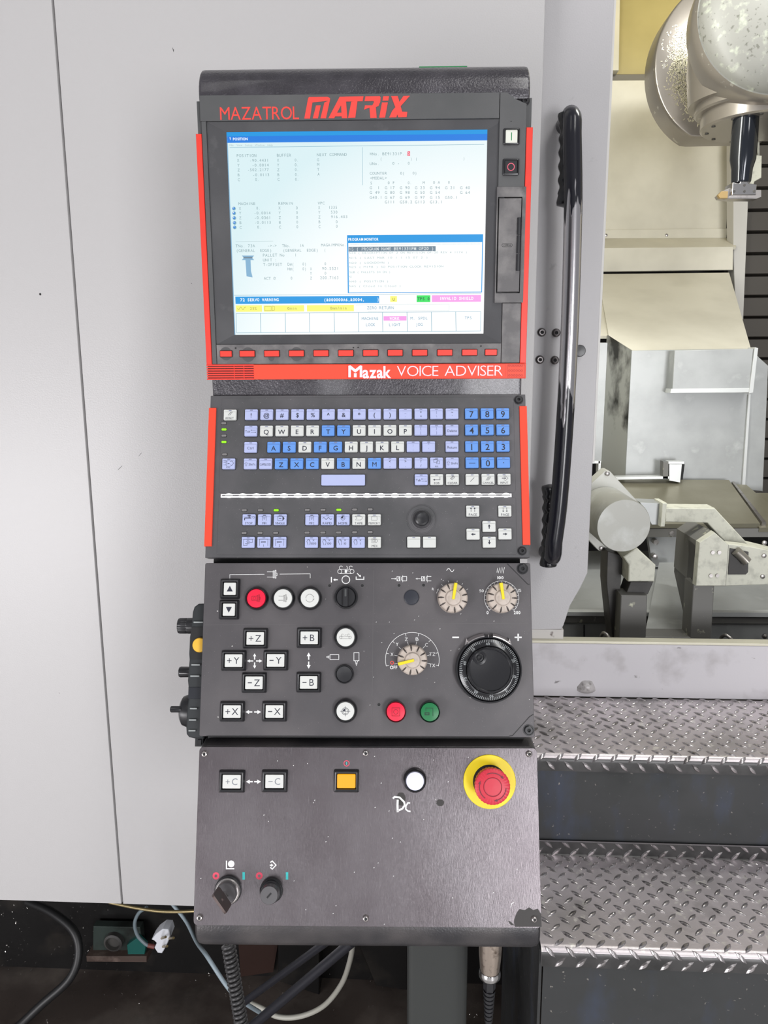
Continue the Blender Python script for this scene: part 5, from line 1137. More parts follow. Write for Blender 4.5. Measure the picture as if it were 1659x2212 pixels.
def grip(pxs, ya, yb, flip):
    n_ = 40; pts_ = []; rad = []
    for i in range(n_ + 1):
        t = i / n_; py = ya + (yb - ya) * t; px = pxs[0] + (pxs[1] - pxs[0]) * t
        p = hp(px, py, YH + .022); pts_.append(p)
        e = min(t, 1 - t)
        r_ = .0125 + .0016 * math.cos(t * 2 * PI * 7); 
        if e < .14: r_ = .0125 + .004 * math.cos((e / .14) * PI / 2)
        if e < .03: r_ *= math.sqrt(e / .03) * .8 + .2
        rad.append(max(r_, .004))
    g_ = MB(); g_.tube(pts_, rad, 16); obj('finger_grip', g_, m_blk2, hnd, ident, smooth=60)
grip((1226, 1222), 240, 448, 0); grip((1189, 1184), 1046, 1226, 1)
for x, y in ((1170, 718), (1201, 719), (1166, 777), (1198, 778)):
    p = Q(x, y, YD); g = MB(); g.lathe([(.0078, 0), (.0074, .004), (.005, .0065), (.0032, .0065), (.0031, .003)], p[0], p[1], 16); g.lathe([(.0031, .0032), (.003, .0033)], p[0], p[1], 6, 1)
    obj('door_screw', g, [mat('door_screw_steel', (116, 112, 112), .3, .8), m_gap], door, XZ(YD))
p = Q(1250, 758, YD - .012); g = MB(); g.lathe([(.0105, -.012), (.0105, .010), (.009, .013), (.001, .0135)], p[0], p[1], 24); obj('rubber_bumper', g, m_blk, door, XZ(YD - .012))

# ================================================================ interior
m_in = mat('interior_cream', (214, 210, 196), .4, 0, spec=.5, bump=(90, .05), var=[((196, 192, 178), 4, .4, .7, 4)])
m_in2 = mat('interior_sheet', (166, 168, 168), .38, .3, bump=(120, .06), var=[((150, 152, 152), 8, .4, .7, 5), ((184, 186, 185), 16, .6, .8, 5)])
m_sheet_d = mat('interior_sheet_smeared', (170, 172, 168), .38, .2, var=[((44, 44, 42), 6.5, .47, .57, 7, (1.6, 1, .7))])
m_olive = mat('way_cover_steel', (134, 130, 112), .32, .55, bump=(80, .05), var=[((150, 146, 130), 6, .4, .7, 4)])
m_cast = mat('cast_white', (206, 206, 192), .5, 0, bump=(160, .25), var=[((178, 178, 166), 50, .5, .7, 5)])
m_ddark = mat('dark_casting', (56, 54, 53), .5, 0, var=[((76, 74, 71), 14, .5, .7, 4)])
m_mid = mat('grey_casting', (112, 111, 108), .5, .2, var=[((190, 190, 170), 34, .64, .7, 5)])
inn = thing('work_chamber', 'cream and grey sheet metal lining inside the machine opening', 'machine interior', (1.05, 2.75, 0.5))
Yb = 3.1
slab('back_panel', [(1150, 175), (1600, 172), (1600, 500), (1150, 503)], Yb, .03, m_in, inn, .002, 'pale yellowish back panel')
slab('upper_panel', [(1150, -260), (1750, -260), (1750, 158), (1150, 162)], Yb + .10, .03, mat('lamplit_cream', (196, 182, 122), .4, 0, var=[((176, 162, 104), 3, .4, .7, 4)]), inn, .002)  # yellow lamp light on this panel is put into its base colour
slab('panel_edge', [(1150, 163), (1420, 160), (1420, 174), (1150, 177)], Yb + .02, .08, mat('edge_grey', (110, 106, 98), .5), inn)
slab('corner_strip', [(1300, -200), (1343, -200), (1337, 152), (1300, 153)], Yb - .02, .04, m_in, inn, .003)
st = slab('screw_strip', [(1150, 498), (1588, 493), (1588, 514), (1150, 516)], Yb - .01, .02, m_in, inn, .002)
for x, y in ((1309, 508), (1440, 508), (1573, 506)):
    p = Q(x, y, Yb - .01); g = MB(); g.lathe([(.006, 0), (.005, .003), (.001, .004)], p[0], p[1], 12); obj('strip_screw', g, m_steel, st, XZ(Yb - .01))
def quad3(name, A_, B_, m_, parent, th=.02, label=None):
    """sheet between an upper pixel edge at depth Ya and a lower pixel edge at depth Yb"""
    (p0, p1, Ya), (p2, p3, Yc) = A_, B_
    a, b_, c_, d = onY(*p0, Ya), onY(*p1, Ya), onY(*p3, Yc), onY(*p2, Yc)
    n_ = (b_ - a).cross(d - a).normalized(); 
    if n_.y > 0: n_ = -n_
    g_ = MB(); T_ = [a, b_, c_, d]; g_.add(T_ + [p - n_ * th for p in T_], [[0, 1, 2, 3], [7, 6, 5, 4], [0, 4, 5, 1], [1, 5, 6, 2], [2, 6, 7, 3], [3, 7, 4, 0]])
    return obj(name, g_, m_, parent, ident, label=label, smooth=0)
quad3('ledge', ((1150, 516), (1588, 514), Yb - .01), ((1150, 538), (1590, 533), Yb - .12), m_in, inn, .01)
slab('lower_panel', [(1150, 537), (1584, 533), (1583, 583), (1150, 589)], Yb - .12, .02, m_in, inn, .002)
pa, pb_, pc = onY(1290, 592, Yb - .16), onY(1575, 589, Yb - .16), onY(1622, 753, 2.35)
nn_ = (pb_ - pa).cross(pc - pa).normalized()
def onP(px, py):
    d = ray(px, py); return CO + d * ((pa - CO).dot(nn_) / d.dot(nn_))
if nn_.y > 0: nn_ = -nn_
T_ = [onP(*p) for p in ((1290, 592), (1575, 589), (1622, 753), (1366, 757), (1315, 725), (1300, 640))]; g = MB(); k_ = len(T_)
g.add(T_ + [p - nn_ * .01 for p in T_], [list(range(k_)), list(range(2 * k_ - 1, k_ - 1, -1))] + [[i, k_ + i, k_ + (i + 1) % k_, (i + 1) % k_] for i in range(k_)])
obj('sloping_cover', g, m_in, inn, ident, label='cream sloping cover below the back panel', smooth=0)
quad3('sloping_side', ((1200, 592), (1292, 592), Yb - .14), ((1200, 725), (1313, 725), 2.46), m_in, inn, .01)
slab('frame_post', [(1583, -100), (1626, -100), (1622, 300), (1606, 690), (1590, 690), (1584, 560)], Yb - .10, .06, mat('frame_grey', (196, 194, 190), .4), inn, .004)
# grey box with a raised plate
Yg = 2.3
bx_ = thing('sheet_metal_guard', 'large grey sheet metal guard with raised rectangular plate inside the machine', 'machine guard', onY(1480, 1050, Yg))
slab('front_sheet', [(1364, 757), (1622, 753), (1640, 772), (1660, 790), (1648, 1062), (1350, 1032)], Yg, .02, m_in2, bx_, .003)
a, b_, c_, d = onY(1364, 757, Yg), onY(1350, 1032, Yg), onY(1297, 1032, Yg + .12), onY(1314, 724, Yg + .12)
g = MB(); T_ = [d, a, b_, c_]; g.add(T_ + [p + Vector((0, .02, 0)) for p in T_], [[0, 1, 2, 3][::-1], [7, 6, 5, 4][::-1], [0, 4, 5, 1], [1, 5, 6, 2], [2, 6, 7, 3], [3, 7, 4, 0]]); obj('side_sheet', g, m_sheet_d, bx_, ident, smooth=0, label='oil-smeared chamfered side sheet')
slab('raised_plate', [(1457, 757), (1628, 753), (1619, 839), (1452, 842)], Yg - .05, .06, m_in2, bx_, .003)
slab('plate_lip', [(1631, 750), (1638, 752), (1627, 848), (1618, 850), (1619, 842)], Yg - .055, .05, mat('bright_edge', (206, 208, 208), .3, .3), bx_, .001)
slab('plate_lip', [(1450, 840), (1620, 838), (1618, 848), (1448, 849)], Yg - .052, .05, MATS['bright_edge'], bx_, .001)
slab('vertical_rib', [(1617, 852), (1622, 852), (1610, 1048), (1603, 1048)], Yg - .008, .02, MATS['bright_edge'], bx_, .001)
slab('side_flange', [(1270, 740), (1313, 740), (1300, 1000), (1270, 1000)], Yg + .12, .02, m_in2, bx_, .002)
# bent bracket strip
for L_ in ([(1278, 996), (1296, 996), (1296, 1001), (1278, 1001)], [(1293, 996), (1298, 996), (1297, 1036), (1292, 1036)], [(1292, 1031), (1445, 1029), (1445, 1034), (1292, 1037)], [(1433, 997), (1444, 1002), (1443, 1034), (1432, 1034)], [(1444, 997), (1478, 997), (1477, 1002), (1444, 1002)], [(1446, 1003), (1473, 1003), (1469, 1042), (1446, 1038)]):
    slab('bracket_strip', L_, Yg - .06, .03, MATS['bright_edge'] if L_[0][0] != 1433 else m_mid, bx_)
slab('slot', [(1287, 1002), (1292, 1002), (1292, 1037), (1287, 1037)], Yg - .02, .01, m_gap, bx_); slab('slot', [(1473, 1003), (1479, 1003), (1474, 1042), (1470, 1042)], Yg - .02, .01, m_gap, bx_)
# dark slatted shutter at the right
sh = thing('slatted_shutter', 'dark grey horizontally slatted way cover at the right edge inside the machine', 'way cover', (onY(1700, 800, 3.0).x, 3.05, 1.0))
m_slat = mat('shutter_slat', (72, 68, 64), .45, .2)
ztop_s, zb_s = onY(1640, 200, 3.0).z, onY(1640, 1080, 3.0).z
sx0_ = onY(1590, 500, 3.0).x; nsl = 19; hs = (ztop_s - zb_s) / nsl
for i in range(nsl):
    g = MB(); z0_ = zb_s + i * hs; g.rings([[(x, 3.075, z0_ + .001), (x, 3.052, z0_ + .006), (x, 3.060, z0_ + hs * .93), (x, 3.075, z0_ + hs), (x, 3.09, z0_ + .001)] for x in (sx0_, sx0_ + 1.3)], 0)
    obj('slat', g, m_slat, sh, ident, smooth=0)
mb = MB(); mb.box(sx0_, sx0_ + 1.3, zb_s, ztop_s, -.10, -.09); obj('backing', mb, m_gap, sh, XZ(3.0))
# way cover table (olive)
wc = thing('way_cover', 'flat olive-grey steel way cover in front of the guard', 'way cover', onY(1480, 1140, 2.0))
Ywt, Ywf = Yg - .02, 1.98
def top3(name, pix, m_, parent, th=.015, label=None, Ys=None):
    pts_ = [onY(x, y, Y) for x, y, Y in pix]; n_ = (pts_[1] - pts_[0]).cross(pts_[2] - pts_[0]).normalized()
    if n_.z < 0: n_ = -n_
    k_ = len(pts_); g_ = MB(); fs = [list(range(k_)), list(range(2 * k_ - 1, k_ - 1, -1))] + [[i, k_ + i, k_ + (i + 1) % k_, (i + 1) % k_] for i in range(k_)]
    g_.add(pts_ + [p - n_ * th for p in pts_], fs); return obj(name, g_, m_, parent, ident, label=label, smooth=0)
zt_ = onY(1500, 1044, Ywt).z; zf_ = onY(1500, 1141, Ywf).z
def tp(px, py):   # point of the tilted cover plane from a pixel
    best = None
    a = onY(px, py, Ywt); b2 = onY(px, py, Ywf)
    # plane through (Ywt, zt_) and (Ywf, zf_)
    s = (zt_ - zf_) / (Ywt - Ywf); d = b2 - a
    # solve a.z + t d.z = zt_ + s (a.y + t d.y - Ywt)
    t = (zt_ + s * (a.y - Ywt) - a.z) / (d.z - s * d.y); return a + d * t
def tplate(name, pix, m_, off, th=.012, label=None):
    n_ = Vector((0, -(zt_ - zf_) / (Ywt - Ywf), 1)).normalized(); T_ = [tp(*p) + n_ * off for p in pix]; k_ = len(T_); g_ = MB()
    g_.add(T_ + [p - n_ * th for p in T_], [list(range(k_)), list(range(2 * k_ - 1, k_ - 1, -1))] + [[i, k_ + i, k_ + (i + 1) % k_, (i + 1) % k_] for i in range(k_)]); return obj(name, g_, m_, wc, ident, label=label, smooth=0)
tplate('cover_plate', [(1180, 1043), (1573, 1045), (1640, 1140), (1180, 1142)], m_olive, .012)
tplate('cover_plate', [(1573, 1048), (1612, 1050), (1720, 1143), (1640, 1143)], m_olive, .004)
tplate('cover_plate', [(1612, 1062), (1750, 1062), (1800, 1143), (1700, 1143)], m_olive, -.004)
tplate('cover_edge', [(1579, 1050), (1584, 1050), (1653, 1139), (1644, 1139)], m_steel, .014)
slab('front_skirt', [(1180, 1142), (1720, 1142), (1720, 1160), (1180, 1160)], Ywf, .02, m_mid, wc)
slab('mount_plate', [(1400, 1160), (1464, 1160), (1460, 1225), (1410, 1225)], Ywf + .02, .02, m_in2, wc)
for x, y in ((1417, 1171), (1415, 1203), (1451, 1152)):
    p = Q(x, y, Ywf + .0); g = MB(); g.lathe([(.007, -.02), (.007, .003), (.002, .004)], p[0], p[1], 10); obj('bolt', g, m_steel, wc, XZ(Ywf))
# trough floor and lower rails
tr = thing('chip_trough', 'bright sheet metal chip trough below the way cover', 'trough', onY(1440, 1370, 1.65))
quad3('trough_sheet', ((1200, 1190), (1800, 1190), 2.15), ((1180, 1322), (1800, 1322), 1.72), m_in2, tr, .01)
slab('rail', [(1180, 1322), (1800, 1324), (1800, 1334), (1180, 1330)], 1.70, .02, MATS['bright_edge'], tr); slab('rail', [(1180, 1331), (1800, 1335), (1800, 1348), (1180, 1345)], 1.71, .02, m_mid, tr)
slab('lower_sheet', [(1180, 1346), (1800, 1349), (1800, 1420), (1180, 1420)], 1.72, .02, m_in2, tr)
slab('sheet_joint', [(1261, 1350), (1263, 1350), (1263, 1392), (1261, 1392)], 1.717, .01, m_gap, tr)
quad3('inner_chute', ((1424, 1215), (1462, 1215), 1.95), ((1393, 1369), (1489, 1371), 1.60), m_in2, tr, .01, 'bright tapered chute between the pillars')
slab('chute_lip', [(1393, 1367), (1489, 1368), (1489, 1372), (1393, 1371)], 1.60, .01, MATS['bright_edge'], tr)
for pxa in ((1298, 1367, 1320, 1388), (1557, 1372, 1585, 1392)):
    a = onY(pxa[0], pxa[1] + 22, 1.56); b_ = onY(pxa[2], pxa[3], 1.50); t_ = onY((pxa[0] + pxa[2]) / 2 - 4, pxa[1], 1.53)
    g = MB(); g.tube(spline([a, onY(pxa[0] + 1, pxa[1] + 6, 1.55), t_, onY(pxa[2] - 6, pxa[1] + 8, 1.52), b_], 6), .0035, 10); obj('lifting_hoop', g, m_steel, tr, ident, smooth=60)
p = Q(1651, 1374, 1.70); g = MB(); g.lathe([(.006, 0), (.0055, .004), (.001, .006)], p[0], p[1], 12); obj('bolt', g, m_steel, tr, XZ(1.70))
# motor drum
mo = thing('motor_drum', 'round grey motor drum with square mounting flange behind the door edge', 'motor', onY(1347, 1200, 1.85))
zz_ = XZ(1.72); c = Q(1347.5, 1136, 1.50); rr_ = Q(1407.5, 1136, 1.50)[0] - c[0]
M_ = Matrix.Translation((c[0], 1.50, c[1])) @ Matrix.Rotation(R(4), 4, 'Z') @ Matrix.Rotation(R(92), 4, 'X')
g = MB(); g.lathe([(rr_ * 1.0, -.13), (rr_ * 1.0, -.004), (rr_ * .97, 0), (rr_ * .02, 0)], 0, 0, 64); obj('drum', g, mat('drum_grey', (168, 168, 162), .42, .25, var=[((186, 188, 184), 18, .5, .7, 5)]), mo, M_)
g = MB(); g.xf = Matrix.Rotation(R(-4), 4, 'Z'); s_ = rr_ * 1.22
g.xf = Matrix.Rotation(R(41), 4, 'Z'); g2 = MB(); g2.xf = Matrix.Rotation(R(44), 4, 'Z'); g2.prism(rrect(0, 0, s_ * 2, s_ * 2, .01, 3), -.16, -.13, 0, .002); obj('flange', g2, mat('flange_grey', (184, 184, 178), .4, .3), mo, M_)
for a in range(4):
    g = MB(); g.xf = Matrix.Rotation(R(44 + 90 * a), 4, 'Z'); g.lathe([(.005, -.131), (.005, -.126), (.003, -.125)], s_ * .88, s_ * .88, 10); obj('flange_bolt', g, m_steel, mo, M_)
# pillars
pl = thing('workpiece_rest', 'pair of grey cast pillars with pale blocks and a bent arm', 'fixture', onY(1440, 1392, 1.55))
slab('pillar', [(1341, 1285), (1399, 1286), (1396, 1375), (1490, 1376), (1497, 1262), (1544, 1262), (1534, 1420), (1335, 1420)], 1.56, .05, m_mid, pl, .004, 'dull grey U-shaped pillar pair')
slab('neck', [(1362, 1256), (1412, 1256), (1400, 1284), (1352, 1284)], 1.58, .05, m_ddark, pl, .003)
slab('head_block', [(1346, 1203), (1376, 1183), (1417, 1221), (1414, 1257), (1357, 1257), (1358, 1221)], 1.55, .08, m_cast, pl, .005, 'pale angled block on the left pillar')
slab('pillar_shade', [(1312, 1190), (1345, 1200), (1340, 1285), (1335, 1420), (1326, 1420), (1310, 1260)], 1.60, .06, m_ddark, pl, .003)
slab('block_face', [(1511, 1172), (1544, 1150), (1574, 1177), (1568, 1266), (1503, 1266)], 1.54, .02, m_cast, pl, .003, 'pale pentagonal face plate on the right pillar')
a_, b_ = [(1511, 1172), (1503, 1266)], [(1461, 1140), (1460, 1180)]
g = MB(); f0 = [onY(1511, 1172, 1.56), onY(1544, 1150, 1.56), onY(1574, 1177, 1.56), onY(1568, 1266, 1.56), onY(1503, 1266, 1.56)]; dl = onY(1462, 1142, 1.80) - f0[0]; f1 = [p + dl for p in f0]
g.rings([f0, f1], 0); obj('block_body', g, m_mid, pl, ident, smooth=0)
f0 = [onY(1497, 1265, 1.60), onY(1500, 1200, 1.60), onY(1485, 1374, 1.60)]
g = MB(); A0 = [onY(1503, 1180, 1.58), onY(1500, 1266, 1.58), onY(1489, 1371, 1.58), onY(1487, 1371, 1.58)]
A1 = [onY(1462, 1144, 1.82), onY(1460, 1200, 1.82), onY(1458, 1235, 1.82), onY(1456, 1235, 1.82)]
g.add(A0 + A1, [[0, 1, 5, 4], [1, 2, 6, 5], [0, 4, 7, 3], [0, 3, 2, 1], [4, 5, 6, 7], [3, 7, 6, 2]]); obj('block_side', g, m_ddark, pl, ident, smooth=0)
for x, y in ((1539, 1193), (1553, 1193), (1535, 1243), (1549, 1243)):
    p = Q(x, y, 1.54); g = MB(); g.lathe([(.004, 0), (.0038, .003), (.002, .003)], p[0], p[1], 12); obj('cap_bolt', g, m_steel, pl, XZ(1.54))
slab('side_plate', [(1572, 1175), (1618, 1180), (1700, 1196), (1700, 1262), (1566, 1266)], 1.60, .03, m_cast, pl, .003)
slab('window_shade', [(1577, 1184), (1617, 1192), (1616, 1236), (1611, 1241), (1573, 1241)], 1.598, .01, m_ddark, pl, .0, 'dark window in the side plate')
p = onY(1613, 1205, 1.59); g = MB(); g.tube([onY(1590, 1190, 1.592), onY(1606, 1205, 1.592), onY(1614, 1214, 1.590)], .010, 16); obj('roller', g, mat('roller_grey', (140, 136, 128), .3, .5), pl, ident, smooth=60)
for x, y in ((1651, 1172), (1650, 1200), (1647, 1245)):
    p = Q(x, y, 1.60); g = MB(); g.lathe([(.005, 0), (.0045, .003), (.001, .004)], p[0], p[1], 12); obj('cap_bolt', g, m_steel, pl, XZ(1.60))
slab('bent_arm', [(1437, 1097), (1545, 1098), (1617, 1176), (1700, 1196), (1700, 1206), (1574, 1180), (1556, 1160), (1528, 1130), (1437, 1128)], 1.66, .05, m_cast, pl, .004, 'pale bent arm reaching to the right')
slab('arm_flange', [(1431, 1087), (1441, 1087), (1436, 1138), (1427, 1138)], 1.65, .06, m_cast, pl, .002)
slab('arm_root', [(1382, 1085), (1432, 1087), (1428, 1134), (1408, 1134)], 1.67, .05, m_in2, pl, .002)
# ---- spindle head
m_sp = mat('spindle_steel', (150, 144, 138), .28, .7, bump=(200, .04), var=[((186, 182, 176), 40, .66, .7, 6)])
m_sp2 = mat('spindle_dome_paint', (128, 128, 124), .42, 0, bump=(70, .2), var=[((98, 98, 92), 90, .60, .66, 5), ((156, 160, 148), 40, .56, .68, 5)])
spn = thing('spindle_head', 'large round steel spindle head with chip-speckled dome hanging into the machine', 'spindle head', onY(1600, 290, 2.2))
Ys = 2.45; c = Q(1592, 130, Ys); r_ = Q(1772, 130, Ys)[0] - c[0]
ch = math.sin(math.acos(min(1, .87)))
pts_ = []
for i in range(72):
    a = 2 * PI * i / 72; y_ = max(math.sin(a), -.875); pts_.append((c[0] + r_ * math.cos(a), c[1] + r_ * y_))
g = MB(); g.prism(pts_, -.10, 0, 0, .012, 3); obj('back_disc', g, m_sp, spn, XZ(Ys), label='large bright steel back disc flattened at its bottom')
g = MB()
random.seed(3)
for i in range(1300):
    a = R(random.uniform(150, 248)); q_ = random.gauss(.66, .085); x = c[0] + r_ * q_ * math.cos(a) - .01; y = c[1] + r_ * q_ * math.sin(a); an = random.uniform(0, PI); l_ = random.uniform(.003, .007)
    g.xf = Matrix.Translation((x, y, 0)) @ Matrix.Rotation(an, 4, 'Z'); g.prism([(-l_ / 2, -.0009), (l_ / 2, -.0006), (l_ / 2, .0006), (-l_ / 2, .0009)], 0, .0018)
g.xf = None; obj('clinging_chips', g, mat('chip_silver', (214, 208, 180), .3, .5), spn, XZ(Ys), kind='stuff', smooth=0)
# dome: axis tilted toward the viewer
cd_ = onY(1700, 15, 2.05); rd = (onY(1505, 15, 2.05) - cd_).length
Md = Matrix.Translation(cd_) @ Matrix.Rotation(R(-8), 4, 'Z') @ Matrix.Rotation(R(84), 4, 'X')
g = MB(); prof_ = [(rd, -.42), (rd, -.03), (rd * .985, -.012), (rd * .955, 0)] + [(rd * .94 * math.cos(t), rd * .34 * math.sin(t)) for t in [PI / 2 * i / 10 for i in range(10)]] + [(.001, rd * .34)]
g.lathe([(rd * .90, -.10), (rd, -.085)] + prof_[1:4], 0, 0, 96, cap1=False); obj('head_rim', g, m_sp, spn, Md)
g = MB(); g.lathe([(rd * .955, 0)] + prof_[4:], 0, 0, 96); obj('dome', g, m_sp2, spn, Md, label='grey domed cover with speckled coolant residue')
g = MB(); sp_ = []
for i in range(24):
    t = i / 23; u_, v_ = (-.80 + .95 * t) * rd, (.62 - 1.15 * t ** 1.5) * rd * .9
    rr2 = math.hypot(u_, v_) / (rd * .94)
    if rr2 < .99: sp_.append((u_, v_, rd * .34 * math.sqrt(1 - rr2 ** 2) + .0008))
g.tube(sp_, .0014, 6); obj('seam_line', g, m_gap, spn, Md)
# nose: vertical stacked rings
def vl(name, pxc, pyc, Y, rings, m_, label=None, par=spn):
    p = onY(pxc, pyc, Y); g_ = MB(); g_.lathe(rings, 0, 0, 64); return obj(name, g_, m_, par, Matrix.Translation(p), label=label)
sc1 = 2.2 / FPX
vl('nose_cone', 1622, 170, 2.2, [(118 * sc1, .12), (118 * sc1, .02), (112 * sc1, -.06)], m_sp)
vl('nose_ring', 1632, 232, 2.2, [(112 * sc1, .03), (112 * sc1, -.008), (108 * sc1, -.012)], m_sp)
ns = vl('nose_flange', 1640, 262, 2.2, [(108 * sc1, .03), (108 * sc1, -.012), (104 * sc1, -.016), (40 * sc1, -.016)], m_sp)
for a in range(12):
    p = onY(1640, 262, 2.2); g = MB(); g.xf = Matrix.Rotation(R(30 * a + 10), 4, 'Z'); g.lathe([(.005, -.018), (.005, -.015)], .125, 0, 10, cap0=True); obj('flange_bolt', g, m_ddark, spn, Matrix.Translation(p))
tl = thing('turning_tool', 'glossy black tool holder with steel cutting tip held in the spindle', 'tool', onY(1610, 232, 2.06))
Yt = 2.12; p = onY(1612, 245, Yt); s2 = Yt / FPX
g = MB(); zl_ = lambda py: onY(1612, py, Yt).z - p.z
g.lathe([(23 * s2, zl_(246)), (23 * s2, zl_(250)), (24 * s2, zl_(256)), (25 * s2, zl_(300)), (24.5 * s2, zl_(345)), (20 * s2, zl_(365)), (18.5 * s2, zl_(392)), (17 * s2, zl_(396))], 0, 0, 40)
obj('holder_shank', g, mat('tool_black', (26, 30, 38), .12, .3, spec=.8), tl, Matrix.Translation(p), smooth=60)
slab('clamp_block', [(1583, 394), (1598, 396), (1600, 392), (1614, 392), (1618, 396), (1635, 398), (1633, 421), (1581, 421)], Yt - .03, .05, m_chrome, tl, .002)
slab('tool_arm', [(1553, 421), (1562, 412), (1580, 404), (1590, 410), (1645, 410), (1645, 426), (1634, 430), (1576, 430), (1556, 427)], Yt - .015, .03, m_steel, tl, .002)
slab('insert_tip', [(1551, 421), (1559, 413), (1573, 413), (1572, 428), (1556, 428)], Yt - .02, .012, mat('brass_tip', (176, 150, 104), .35, .7), tl, .001)
for x, y in ((1586, 413), (1608, 413), (1629, 413), (1608, 400)):
    q_ = Q(x, y, Yt - .03); g = MB(); g.lathe([(.0035, 0), (.003, .001)], q_[0], q_[1], 10); obj('tool_screw', g, m_ddark, tl, XZ(Yt - .03))
pr = thing('probe_arm', 'cream rectangular sensor block behind the tool holder', 'sensor', onY(1640, 380, 2.5))
slab('sensor_body', [(1636, 335), (1646, 336), (1645, 384), (1630, 392), (1628, 400), (1620, 400), (1625, 320)], 2.5, .05, m_cast, pr, .003)
slab('sensor_stem', [(1636, 290), (1641, 290), (1641, 340), (1636, 340)], 2.52, .02, m_cast, pr, .002)

# side wall and ceiling of the chamber so that it stays closed
mb = MB(); mb.add([(xr_ - .10, YD + .06, .3), (xr_ - .10, 3.3, .3), (xr_ - .10, 3.3, 2.9), (xr_ - .10, YD + .06, 2.9)], [[0, 1, 2, 3]]); 
obj('chamber_side', mb, m_in, inn, smooth=0)
mb = MB(); mb.add([(.3, 3.3, .3), (2.9, 3.3, .3), (2.9, 3.3, 2.9), (.3, 3.3, 2.9)], [[0, 1, 2, 3]]); obj('chamber_back', mb, m_gap, inn, smooth=0)
mb = MB(); mb.add([(.3, YD + .1, .32), (2.9, YD + .1, .32), (2.9, 3.3, .32), (.3, 3.3, .32)], [[0, 1, 2, 3]]); obj('chamber_base', mb, m_ddark, inn, smooth=0)
mb = MB(); mb.add([(.3, YD + .06, 2.88), (2.9, YD + .06, 2.88), (2.9, 3.3, 2.88), (.3, 3.3, 2.88)], [[3, 2, 1, 0]]); obj('chamber_ceiling', mb, m_in, inn, smooth=0)
mb = MB(); mb.add([(2.6, YD + .06, .3), (2.6, 3.3, .3), (2.6, 3.3, 2.9), (2.6, YD + .06, 2.9)], [[3, 2, 1, 0]]); obj('chamber_side', mb, m_in, inn, smooth=0)

# ================================================================ steps of tread plate
m_tread = mat('tread_plate', (204, 196, 200), .36, .6, bump=(300, .15), var=[((168, 163, 163), 5, .45, .7, 5), ((222, 218, 214), 55, .60, .68, 6), ((96, 96, 92), 6, .58, .75, 5)])
m_riser = mat('oily_riser', (56, 57, 58), .42, .2, var=[((60, 66, 80), 6, .52, .7, 4, (2.4, 1, .7)), ((150, 145, 138), 40, .66, .74, 5, (3, 3, .5)), ((44, 46, 45), 4, .5, .8, 4)], rvar=(8, .3, .6))
stp = thing('access_step', 'two-tread diamond plate step in front of the machine, dark oily risers', 'step', (1.0, 1.2, 0))
z1_ = onY(1400, 1509, YW + .01).z; Y1 = onZ(1400, 1636, z1_).y; z2t = onY(1400, 1822, Y1).z; z2_ = onY(1400, 1850, Y1).z; Y2 = onZ(1400, 2058, z2_).y
xL = onY(1168, 2110, Y2).x; xR = 2.4
